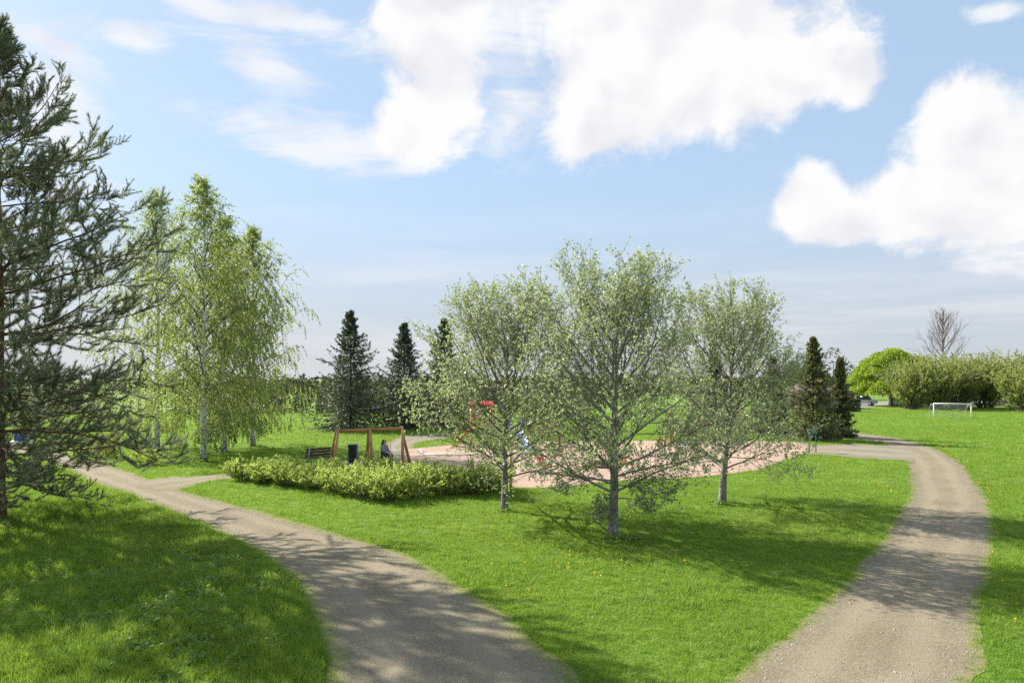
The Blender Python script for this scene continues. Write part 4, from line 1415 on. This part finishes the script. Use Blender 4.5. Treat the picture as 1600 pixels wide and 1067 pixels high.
def person(seat):
    """seated on the swing, turned towards the playground; local +X is forward, z from the ground"""
    root = empty('person', (seat[0], seat[1], 0), math.radians(-28))
    tag(root, 'dark haired person in a grey jacket sitting on the swing', 'person')
    V, E, R = [], [], []
    def add(p, r, par=None):
        V.append(p); R.append(r)
        if par is not None: E.append((par, len(V) - 1))
        return len(V) - 1
    pel = add((0, 0, .60), (.125, .155))
    sp1 = add((.01, 0, .76), (.105, .135), pel)
    ch = add((.03, 0, .93), (.105, .155), sp1)
    nb = add((.04, 0, 1.05), (.075, .10), ch)
    nk = add((.06, 0, 1.12), .052, nb)
    h0 = add((.085, 0, 1.19), (.075, .068), nk)
    h1 = add((.085, 0, 1.27), (.092, .078), h0)
    h2 = add((.075, 0, 1.345), (.070, .060), h1)
    hands = []
    for s in (1, -1):
        sh = add((.045, s * .165, 1.01), .058, ch)
        elb = add((.17, s * .21, .79), .046, sh) if s < 0 else add((.10, s * .23, .78), .046, sh)
        wr = add((.40, s * .15, .69), .030, elb) if s < 0 else add((.30, s * .17, .68), .030, elb)
        pm = add((V[wr][0] + .055, V[wr][1] - s * .01, V[wr][2] - .02), (.020, .036), wr)
        for q, (dy, l) in enumerate(((-.03, .055), (-.010, .066), (.012, .062), (.032, .046))):
            k1 = add((V[pm][0] + .045, V[pm][1] + dy, V[pm][2] - .008), .0095, pm)
            k2 = add((V[k1][0] + l * .6, V[k1][1] + dy * .1, V[k1][2] - .022), .0085, k1)
            add((V[k2][0] + l * .35, V[k2][1], V[k2][2] - .028), .0075, k2)
        t1 = add((V[wr][0] + .035, V[wr][1] - s * .045, V[wr][2] - .010), .011, wr)
        add((V[t1][0] + .035, V[t1][1] - s * .012, V[t1][2] - .012), .009, t1)
        hip = add((.06, s * .095, .57), .085, pel)
        kn = add((.46, s * .11, .56), .062, hip)
        ca = add((.48, s * .11, .34), .052, kn)
        an = add((.44, s * .11, .09), .036, ca)
        add((.60, s * .12, .045), (.036, .03), an)
    body = skin_mesh('body', V, E, R, M['skin'], root, 2, pel)
    # face: nose, brows and mouth line, ears
    f = MB()
    f.add([(.172, -.014, 1.235), (.172, .014, 1.235), (.200, 0, 1.232), (.172, 0, 1.275)], T=[(0, 1, 2), (1, 3, 2), (3, 0, 2)])
    f.build('nose', M['skin'], root)
    for s in (1, -1):
        MB().box((.168, s * .03, 1.276), (.012, .026, .012)).build('eye', M['hair'], root)
    MB().box((.166, 0, 1.203), (.012, .045, .009)).build('mouth', M['red'], root)
    # hair: cap and a long fall down the back
    hv = [(.045, 0, 1.335), (.03, 0, 1.26), (-.03, 0, 1.14), (-.06, 0, 1.0), (-.075, 0, .86)]
    skin_mesh('hair', hv, [(0, 1), (1, 2), (2, 3), (3, 4)], [(.088, .086), (.096, .094), (.07, .095), (.055, .085), (.03, .05)], M['hair'], root, 2)
    # jacket with sleeves
    JV, JE, JR = [], [], []
    def j(p, r, par=None):
        JV.append(p); JR.append(r)
        if par is not None: JE.append((par, len(JV) - 1))
        return len(JV) - 1
    a0 = j((0, 0, .56), (.15, .19)); a1 = j((.01, 0, .76), (.135, .165), a0); a2 = j((.03, 0, .93), (.13, .18), a1); a3 = j((.045, 0, 1.06), (.085, .10), a2)
    for s in (1, -1):
        b1 = j((.045, s * .175, 1.005), .074, a2)
        b2 = j((.17, s * .215, .79), .062, b1) if s < 0 else j((.10, s * .235, .78), .062, b1)
        j((.385, s * .155, .695), .046, b2) if s < 0 else j((.285, s * .175, .685), .046, b2)
    skin_mesh('jacket', JV, JE, JR, M['jacket'], root, 2)
    # trousers
    TV, TE, TR = [], [], []
    def t_(p, r, par=None):
        TV.append(p); TR.append(r)
        if par is not None: TE.append((par, len(TV) - 1))
        return len(TV) - 1
    c0 = t_((0, 0, .585), (.135, .168))
    for s in (1, -1):
        c1 = t_((.10, s * .095, .572), .092, c0); c2 = t_((.46, s * .11, .562), .072, c1); c3 = t_((.48, s * .11, .34), .062, c2); t_((.445, s * .11, .13), .05, c3)
    skin_mesh('trousers', TV, TE, TR, M['trousers'], root, 2)
    for s in (1, -1):
        sv = [(.42, s * .115, .055), (.50, s * .118, .05), (.60, s * .12, .04), (.66, s * .12, .035)]
        skin_mesh('shoe', sv, [(0, 1), (1, 2), (2, 3)], [(.045, .042), (.046, .046), (.036, .044), (.022, .03)], M['pale_cloth'], root, 1)


person(seats[1] + np.array([-.12, 0.0, 0]))

def bin_():
    Y = 34.4; x = wx(551, Y)
    root = empty('litter_bin', (x, Y, 0), .2)
    tag(root, 'dark green litter bin standing behind the swing', 'bin')
    b = MB()
    for i, (z, w) in enumerate(((.0, .36), (.92, .44))):
        pass
    V = []
    prof = [(0, .17), (.05, .185), (.80, .215), (.92, .22)]
    for z, w in prof:
        c = w * .25
        for (sx, sy) in ((1, 1), (-1, 1), (-1, -1), (1, -1)):
            pts = [(sx * w, sy * (w - c)), (sx * (w - c), sy * w)]
            if sx * sy < 0: pts = pts[::-1]
            V += [(p[0], p[1], z) for p in pts]
    Q = []
    for i in range(len(prof) - 1):
        for q in range(8):
            Q.append((i * 8 + q, i * 8 + (q + 1) % 8, (i + 1) * 8 + (q + 1) % 8, (i + 1) * 8 + q))
    b.add(V, Q).build('body', M['bin'], root)
    l = MB(); l.box((0, 0, .95), (.47, .47, .05)); ld = l.build('lid', M['bin'], root)
    bv = ld.modifiers.new('bevel', 'BEVEL'); bv.width = .03; bv.segments = 2
    MB().box((0, -.222, .80), (.24, .012, .10)).build('opening', M['rubber'], root)
    p = MB(); p.rod((.26, -.05, -.05), (.26, -.05, 1.02), .03, s=10); p.build('post', M['steel'], root)
    MB().box((.235, -.05, .7), (.05, .05, .04)).build('bracket', M['steel'], root)


bin_()


def bench():
    a_ = np.array([wx(477, 33.0), 33.0]); c_ = np.array([wx(521, 34.2), 34.2])
    d = c_ - a_; ang = math.atan2(d[1], d[0]); Ln = np.linalg.norm(d)
    root = empty('park_bench', ((a_[0] + c_[0]) / 2, (a_[1] + c_[1]) / 2, 0), ang)
    tag(root, 'dark brown slatted park bench seen past the hedge by the swing', 'bench')
    for z, y in ((.84, -.05), (.70, -.02), (.56, .01)):
        MB().box((0, y, z), (Ln, .035, .105), rot=Matrix.Rotation(.2, 3, 'X')).build('back_slat', M['timber_dark'], root)
    for y in (.12, .26, .40):
        MB().box((0, y, .43), (Ln, .12, .04)).build('seat_slat', M['timber_dark'], root)
    for s in (-1, 1):
        b = MB(); x = s * (Ln / 2 - .18)
        b.tube([(x, -.10, .90), (x, .03, .45), (x, .02, .40), (x, .0, -.03)], .025, 8)
        b.build('leg', M['steel'], root)
        MB().tube([(x, .02, .40), (x, .42, .40), (x, .45, .36), (x, .46, -.03)], .025, 8).build('leg', M['steel'], root)


bench()

# ------------------------------------------------------------------ sign, goal
def sign():
    Y = 39.6; x0, x1 = wx(1264, Y), wx(1275.5, Y)
    root = empty('notice_sign', ((x0 + x1) / 2, Y, 0), math.radians(12))
    tag(root, 'green notice sign on two posts at the playground entrance', 'sign')
    w = (x1 - x0) / 2
    for s in (-1, 1):
        MB().tube([(s * w, 0, -.1), (s * w, 0, 1.05), (s * w, .02, 1.25), (s * w * .92, .05, 1.33)], .028, 10).build('post', M['teal'], root)
    MB().box((0, .05, 1.20), (w * 2 + .16, .025, .30), rot=Matrix.Rotation(-.25, 3, 'X')).build('panel', M['teal'], root)
    MB().rod((-w, 0, .92), (w, 0, .92), .016).build('rail', M['teal'], root)
    MB().box((-w * .95, -.02, 1.12), (.10, .02, .06)).build('plate', M['white'], root)


sign()


def goal():
    Y = 73.0
    xl, xr = wx(1459, Y), wx(1517.5, Y * .985)
    root = empty('football_goal', (xl, Y, 0), 0)
    tag(root, 'white football goal on the far field', 'goal')
    w = xr - xl; h = 1.62; dy = -Y * .015
    MB().rod((0, 0, -.05), (0, 0, h), .06, s=10).build('post', M['white'], root)
    MB().rod((w, dy, -.05), (w, dy, h), .06, s=10).build('post', M['white'], root)
    MB().rod((-.05, 0, h), (w + .05, dy, h), .06, s=10).build('crossbar', M['white'], root)
    for x, yy in ((0, 0), (w, dy)):
        MB().tube([(x, yy, h - .05), (x, yy + .5, h - .1), (x, yy + 1.3, .02)], .02, 6).build('stay', M['white'], root)
    b = MB()
    for i in range(1, 22):
        x = w * i / 22; yy = dy * i / 22
        b.tube([(x, yy, h), (x, yy + .5, h - .12), (x, yy + 1.3, .03)], .0045, 3)
    for q in range(1, 12):
        t = q / 12; yo = np.interp(t, [0, .3, 1], [0, .5, 1.3]); zz = np.interp(t, [0, .3, 1], [h, h - .12, .03])
        b.rod((0, yo, zz), (w, dy + yo, zz), .0045, s=3, cap=False)
    tag(b.build('net', M['net'], root), kind='stuff')


goal()

# ------------------------------------------------------------------ playground
def post(root, x, y, h, r=.06, m='orange', name='post'):
    b = MB(); b.rod((x, y, -.1), (x, y, h), r, r, 10)
    b.lathe([(r, h), (r * .8, h + .03), (0.001, h + .05)], (x, y, 0), 10)
    return b.build(name, M[m], root)


def play_tower():
    Y = 43.5
    root = empty('play_tower', (wx(752, Y), Y, 0), .08)
    tag(root, 'climbing tower with faded red wall and orange steps behind first whitebeam', 'playground')
    for x in (-.65, .65):
        for y in (-.6, .6):
            post(root, x, y, 2.45)
    MB().box((0, 0, 1.15), (1.3, 1.3, .07)).build('platform', M['timber'], root)
    # gable wall
    b = MB(); b.box((-.28, -.62, 2.05), (.62, .03, .85)); b.build('wall_panel', M['pink'], root)
    MB().box((-.28, -.645, 2.05), (.26, .02, .3)).build('window', M['white'], root)
    MB().box((.38, -.62, 1.45), (.5, .03, .55)).build('wall_panel', M['red'], root)
    MB().box((.38, -.625, 1.95), (.5, .03, .10)).build('rail', M['red'], root)
    # little pitched roof
    r = MB(); r.add([(-.75, -.7, 2.45), (.75, -.7, 2.45), (.75, 0, 2.85), (-.75, 0, 2.85), (.75, .7, 2.45), (-.75, .7, 2.45), (-.75, -.68, 2.41), (.75, -.68, 2.41), (.75, 0, 2.81), (-.75, 0, 2.81), (.75, .68, 2.41), (-.75, .68, 2.41)],
                    [(0, 1, 2, 3), (3, 2, 4, 5), (6, 9, 8, 7), (9, 11, 10, 8), (0, 6, 7, 1), (5, 4, 10, 11)])
    r.build('roof', M['red'], root)
    # steps down to the left
    for i in range(5):
        x = -.85 - i * .2; z = .98 - i * .21
        MB().box((x, -.3, z), (.24, .7, .05)).build('step', M['yellow'], root)
    for y in (-.66, .06):
        MB().bar((-.7, y, 1.2), (-1.78, y, .0), .05, .16).build('stringer', M['orange'], root)
        MB().bar((-.7, y, 1.85), (-1.78, y, .72), .05, .05).build('handrail', M['orange'], root)


play_tower()


def slide_tower():
    Y = 42.0
    root = empty('slide_tower', (wx(806, Y), Y, 0), 0)
    tag(root, 'blue panelled slide tower behind first whitebeam trunk', 'playground')
    for x in (-.5, .5):
        for y in (-.45, .45):
            post(root, x, y, 2.0)
    MB().box((0, 0, 1.05), (1.0, .9, .06)).build('platform', M['timber'], root)
    MB().box((-.42, -.47, 1.50), (.34, .03, .55)).build('panel', M['blue'], root)
    MB().box((.40, -.47, 1.60), (.24, .03, .62)).build('panel', M['blue'], root)
    MB().box((0.5, 0, 1.45), (.03, .8, .6)).build('panel', M['blue'], root)
    pts = np.array([(.16, -.45, 1.08), (.30, -1.0, .85), (.42, -1.7, .48), (.52, -2.3, .22), (.58, -2.8, .17)])
    b = MB(); V = []
    for p in pts:
        for dx, dz in ((-.26, .16), (-.22, 0), (.22, 0), (.26, .16), (.28, .16), (.24, -.03), (-.24, -.03), (-.28, .16)):
            V.append((p[0] + dx, p[1], p[2] + dz))
    Q = []
    for i in range(len(pts) - 1):
        for q in range(8):
            Q.append((i * 8 + q, i * 8 + (q + 1) % 8, (i + 1) * 8 + (q + 1) % 8, (i + 1) * 8 + q))
    b.add(V, Q).build('chute', M['paleblue'], root)
    MB().box((.62, -2.95, .10), (.5, .3, .18)).build('chute_foot', M['white'], root)


slide_tower()


def rope_bridge():
    Y = 43.5
    root = empty('play_bridge', (wx(850, Y), Y, 0), 0)
    tag(root, 'reddish brown play bridge between whitebeam trunks, beside the blue slide', 'playground')
    for x in (-1.0, 1.0):
        for y in (-.4, .4):
            post(root, x, y, 1.6, m='red')
    for i in range(9):
        x = -.9 + i * .225
        MB().box((x, 0, .95 - .08 * math.cos(x * 1.6)), (.19, .8, .05)).build('plank', M['timber'], root)
    for y in (-.42, .42):
        for z in (1.25, 1.5):
            MB().tube([(-1, y, z), (-.5, y, z - .08), (0, y, z - .11), (.5, y, z - .08), (1, y, z)], .035, 8).build('rail', M['red'], root)


rope_bridge()


def climbing_frame():
    Y = 44.2
    root = empty('climbing_frame', (wx(1110, Y), Y, 0), 0)
    tag(root, 'long orange climbing frame with posts and arch behind third whitebeam', 'playground')
    P = {}
    for px, dy, h, m in ((1048, 0, 2.0, 'orange'), (1057, .8, 2.0, 'orange'), (1088, 0, 1.6, 'orange'), (1100, .3, 1.9, 'orange'), (1110, 0, 1.9, 'orange'), (1121, .9, 1.9, 'orange'), (1150, 0, 2.1, 'timber'), (1163, .7, 2.1, 'orange')):
        x = wx(px, Y) - wx(1110, Y)
        P[px] = (x, dy)
        post(root, x, dy, h, .065, m)
    x0 = P[1048][0]
    b = MB(); b.lathe([(.001, 1.98), (.11, 2.03), (.13, 2.12), (.09, 2.21), (.001, 2.25)], (x0, 0, 0), 12); b.build('post_knob', M['orange'], root)
    MB().box((x0 + .18, -.03, 1.82), (.34, .03, .24)).build('panel', M['yellow'], root)
    MB().box((x0 + .18, -.03, 1.42), (.34, .03, .22)).build('panel', M['paleblue'], root)
    MB().box((x0 + .18, -.03, .75), (.34, .03, .5)).build('panel', M['orange'], root)
    MB().box((x0 + .2, .4, 1.0), (.55, .9, .06)).build('platform', M['timber'], root)
    a = np.linspace(0, math.pi, 12)
    MB().tube([(x0 + .75 + .42 * -math.cos(q), -.2, .05 + .55 * math.sin(q)) for q in a], .05, 8).build('arch', M['red'], root)
    MB().box((x0 + 1.0, -.6, .09), (.7, .4, .16)).build('step_block', M['blue'], root)
    for (p, q, z) in ((1088, 1110, 1.45), (1110, 1150, 1.75), (1150, 1163, 1.95), (1100, 1121, 1.6), (1110, 1150, .9)):
        MB().rod((*P[p], z), (*P[q], z), .035, s=8).build('bar', M['timber'], root)


climbing_frame()

# low stepping posts
for i, (px, h, lab) in enumerate([(1029, .50, 'shortest orange stepping post left of the climbing frame'), (1034.5, .62, 'orange stepping post in the middle of three beside climbing frame'), (1040, .56, 'orange stepping post next to the climbing frame tower')]):
    Y = 43.2
    b = MB(); b.rod((0, 0, -.1), (0, 0, h), .075, .07, 12); b.lathe([(.07, h), (.055, h + .02), (.001, h + .025)], (0, 0, 0), 12)
    o = b.build('stepping_post', M['orange'], None); o.location = (wx(px, Y), Y + .1 * i, 0)
    tag(o, lab, 'post', 'stepping posts')


def spring_rider(px, py, m1, m2, lab, rz):
    x, y = gp(px, py)
    root = empty('spring_rider', (x, y, 0), rz)
    tag(root, lab, 'spring rider', 'spring riders in the sand')
    t = np.linspace(0, 1, 60)
    MB().tube(np.stack([.09 * np.cos(t * 30), .09 * np.sin(t * 30), .02 + .26 * t], 1), .012, 6).build('spring', M['steel'], root)
    MB().box((0, 0, .01), (.3, .3, .03)).build('base_plate', M['steel'], root)
    # side cut like an animal with raised head
    out = [(-.36, .34), (-.30, .50), (-.20, .46), (-.02, .44), (.10, .48), (.16, .72), (.26, .80), (.36, .74), (.34, .62), (.26, .56), (.27, .36), (.10, .28), (-.12, .28)]
    for s in (-1, 1):
        bm = bmesh.new()
        v0 = [bm.verts.new((p[0], s * .11 - .012, p[1])) for p in out]
        f = bm.faces.new(v0)
        e = bmesh.ops.extrude_face_region(bm, geom=[f])
        bmesh.ops.translate(bm, vec=(0, .024, 0), verts=[v for v in e['geom'] if isinstance(v, bmesh.types.BMVert)])
        bmesh.ops.recalc_face_normals(bm, faces=bm.faces)
        me = bpy.data.meshes.new('side_panel'); bm.to_mesh(me); bm.free(); me.materials.append(M[m1])
        link(bpy.data.objects.new('side_panel', me), root)
    MB().box((-.08, 0, .46), (.28, .196, .03)).build('seat', M[m2], root)
    MB().rod((.20, -.2, .62), (.20, .2, .62), .014, s=8).build('handle', M['steel'], root)
    MB().rod((.05, -.2, .33), (.05, .2, .33), .014, s=8).build('footrest', M['steel'], root)


spring_rider(851, 740, 'red', 'teal', 'red spring rider in the sand between first and middle whitebeams', 2.4)
spring_rider(979, 737, 'orange', 'paleblue', 'orange spring rider in the sand just past the middle trunk', 2.2)

# round low sand table near the middle trunk
x, y = gp(935, 730)
root = empty('sand_table', (x, y, 0))
tag(root, 'low round brown wooden sand table in the playground sand', 'table')
MB().lathe([(.001, .26), (.40, .26), (.46, .30), (.50, .30), (.50, .20), (.44, .16), (.001, .16)], (0, 0, 0), 24).build('table_top', M['timber_dark'], root)
for k_ in range(4):
    aa_ = k_ * math.pi / 2 + .4
    MB().rod((.32 * math.cos(aa_), .32 * math.sin(aa_), -.05), (.32 * math.cos(aa_), .32 * math.sin(aa_), .17), .045, s=8).build('leg', M['timber'], root)

# wooden post by the first whitebeam
x, y = gp(798, 763)
root = empty('wooden_post', (x, y, 0))
tag(root, 'reddish wooden post right behind the first whitebeam trunk', 'post')
b = MB(); b.rod((0, 0, -.1), (0.02, 0, 1.85), .06, .055, 12); b.build('shaft', M['timber'], root)
MB().lathe([(.056, 1.84), (.045, 1.88), (.001, 1.90)], (0.02, 0, 0), 12).build('cap', M['steel'], root)

# pale timber edging of the sand pit
pa, pb_, pc = gp(656, 703), gp(662, 711), gp(742, 712.5)
root = empty('sand_edging', (pb_[0], pb_[1], 0))
tag(root, 'white timber edging at the corner of the sand beside the swings', 'edging')
for p, q in ((pa, pb_), (pb_, pc)):
    MB().bar((*(p - pb_), .05), (*(q - pb_), .05), .07, .08).build('board', M['white'], root)

# ------------------------------------------------------------------ far things: house, hedge, cars, white fence, blue bin
def house():
    Y = 96.0
    x0, x1 = wx(1232, Y), wx(1341, Y)
    root = empty('bungalow', ((x0 + x1) / 2, Y + 4, 0))
    tag(root, 'brown brick bungalow with a reddish hipped roof behind the rusty spruce', 'house')
    w = (x1 - x0) / 2; d = 4.0; he = 2.15; hr = 3.35
    MB().box((0, 0, he / 2), (2 * w - .7, 2 * d - .7, he)).build('wall', M['brick'], root)
    b = MB()
    b.add([(-w, -d, he), (w, -d, he), (w, d, he), (-w, d, he), (-w + 3, 0, hr), (w - 1.6, 0, hr), (-w, -d, he - .12), (w, -d, he - .12), (w, d, he - .12), (-w, d, he - .12)],
          [(0, 1, 5, 4), (2, 3, 4, 5), (0, 6, 7, 1), (1, 7, 8, 2), (2, 8, 9, 3), (3, 9, 6, 0), (9, 8, 7, 6)], [(1, 2, 5), (3, 0, 4)])
    rf = b.build('roof', M['roof'], root)
    MB().box((-1.2, .6, hr + .1), (.6, .6, .7)).build('chimney', M['brick'], rf)
    for x in (w - 1.35, w - 2.9, w - 5.5):
        wn = MB().box((x, -d + .34, 1.35), (1.0, .06, 1.0)).build('window', M['white'], root)
        for s in (-.23, .23):
            MB().box((x + s, -d + .30, 1.35), (.38, .03, .84)).build('pane', M['glass'], wn)


house()
hx_, hy_ = wx(1330, 88), 88
root = empty('clipped_hedge', (hx_, hy_, 0))
tag(root, 'dark clipped hedge in front of the brown bungalow', 'hedge')
rh = np.random.default_rng(4)
n = 5200
C = np.stack([rh.uniform(-2.3, 1.0, n), rh.uniform(-.45, .45, n), rh.uniform(0.02, 1.5, n)], 1)
ax = rh.integers(0, 3, n)
C[ax == 0, 1] = -.45 + rh.normal(0, .05, (ax == 0).sum()); C[ax == 1, 2] = 1.5 + rh.normal(0, .05, (ax == 1).sum())
A = norm(rh.normal(0, 1, (n, 3))); s_ = rh.uniform(.1, .2, n)
V, Q = leaves(C, A, s_, s_ * .6, rh, .2)
tag(MB().add(V, Q, tint=leaf_tint(n, rh, .05, .08)).build('foliage', M['wood_leaf'], root), kind='stuff')
bs = MB()
for k_ in range(14):
    bs.rod((-2.1 + k_ * .22, 0, 0), (-2.1 + k_ * .22 + rh.normal(0, .1), rh.normal(0, .1), 1.2), .03, .01, 5)
tag(bs.build('stems', M['twig'], root), kind='stuff')


def car(px, Y, rz, paint, lab):
    root = empty('parked_car', (wx(px, Y), Y, 0.015), rz)
    tag(root, lab, 'car')
    # body from side profiles, narrower at the roof
    prof_b = [(-2.1, .35), (-2.15, .62), (-2.05, .86), (-1.2, .92), (1.0, .92), (1.95, .78), (2.15, .60), (2.12, .32)]
    prof_c = [(-1.55, .92), (-1.05, 1.40), (.25, 1.43), (1.05, .92)]
    def loft(name, prof, w0, w1, m):
        V = []
        for s in (-1, 1):
            zt = max(p[1] for p in prof); zb = min(p[1] for p in prof)
            for p in prof:
                w = w0 + (w1 - w0) * (p[1] - zb) / (zt - zb)
                V.append((p[0], s * w, p[1]))
        n = len(prof)
        bm = bmesh.new()
        vs = [bm.verts.new(v) for v in V]
        bm.faces.new(vs[:n]); bm.faces.new(vs[n:][::-1])
        for i in range(n):
            k = (i + 1) % n
            bm.faces.new((vs[i], vs[n + i], vs[n + k], vs[k]))
        bmesh.ops.recalc_face_normals(bm, faces=bm.faces)
        me = bpy.data.meshes.new(name); bm.to_mesh(me); bm.free(); me.materials.append(M[m])
        o = link(bpy.data.objects.new(name, me), root)
        bv = o.modifiers.new('bevel', 'BEVEL'); bv.width = .06; bv.segments = 2
        return o
    loft('body', prof_b, .86, .80, paint)
    loft('cabin', [(x, z - .004) for x, z in prof_c], .74, .60, 'glass')
    MB().box((-.4, 0, 1.42), (1.25, 1.18, .05)).build('roof', M[paint], root)
    for x in (-1.3, 1.32):
        for s in (-1, 1):
            wh = MB().rod((x, s * .66, .31), (x, s * .87, .31), .31, .31, 18).build('wheel', M['rubber'], root)
            MB().rod((x, s * .86, .31), (x, s * .885, .31), .19, .17, 12).build('rim', M['steel'], wh)
    for s in (-1, 1):
        MB().box((2.11, s * .58, .66), (.06, .3, .12)).build('headlight', M['white'], root)
        MB().box((-2.12, s * .6, .72), (.06, .22, .16)).build('tail_light', M['red'], root)


car(1347, 108, 2.5, 'carpaint', 'silver car parked on the street just past the bungalow')

# white fence glimpsed behind the willows
Yf = 106.0
xf0, xf1 = wx(1388, Yf), wx(1640, Yf)
root = empty('board_fence', (xf0, Yf, 0))
tag(root, 'pale board fence glimpsed between the willow stems', 'fence')
nb_ = int((xf1 - xf0) / .22)
bme = MB(); bme.box((0, 0, .75), (.19, .025, 1.45))
first = bme.build('board', M['white'], root)
for i in range(nb_):
    if i == 0:
        o = first
    else:
        o = first.copy(); COL.objects.link(o); o.parent = root
    o.location = (i * .22 + .1, 0, 0)
for z in (.35, 1.2):
    MB().box(((xf1 - xf0) / 2, .035, z), (xf1 - xf0, .04, .08)).build('rail', M['white'], root)
for i in range(0, nb_, 11):
    MB().box((i * .22 + .1, .09, .74), (.09, .09, 1.5)).build('fence_post', M['white'], root)

# pale house far behind the willows
Yh = 122.0
root = empty('pale_house', (wx(1560, Yh), Yh, 0))
tag(root, 'pale house hidden behind the willow row', 'house')
MB().box((0, 0, 1.45), (13, 7, 2.9)).build('wall', M['white'], root)
MB().add([(-6.9, -3.9, 2.9), (6.9, -3.9, 2.9), (6.9, 0, 4.4), (-6.9, 0, 4.4), (6.9, 3.9, 2.9), (-6.9, 3.9, 2.9)], [(0, 1, 2, 3), (3, 2, 4, 5)], [(1, 4, 2), (0, 3, 5)]).build('roof', M['roof'], root)
for x in (-4.5, -1.5, 1.5, 4.5):
    wn = MB().box((x, -3.53, 1.5), (1.3, .06, 1.1)).build('window', M['white'], root)
    MB().box((x, -3.57, 1.5), (1.1, .03, .9)).build('pane', M['glass'], wn)

# blue container beyond the left path
Yb = 44.0
root = empty('blue_container', (wx(33, Yb), Yb, 0), .15)
tag(root, 'small blue container on a pale base beyond the pine branches', 'container')
MB().box((0, 0, .14), (1.2, .7, .28)).build('base', M['white'], root)
b = MB()
b.add([(-.26, -.26, .28), (.26, -.26, .28), (.26, .26, .28), (-.26, .26, .28), (-.31, -.31, .80), (.31, -.31, .80), (.31, .31, .80), (-.31, .31, .80)], [(0, 1, 5, 4), (1, 2, 6, 5), (2, 3, 7, 6), (3, 0, 4, 7), (3, 2, 1, 0), (4, 5, 6, 7)])
b.build('body', M['blue'], root)
MB().box((0, 0, .83), (.68, .68, .05)).build('lid', M['blue'], root)

nt_ = sum(len(o.data.polygons) for o in sc.objects if o.type == 'MESH')
print('polygons', nt_, 'objects', len(sc.objects))
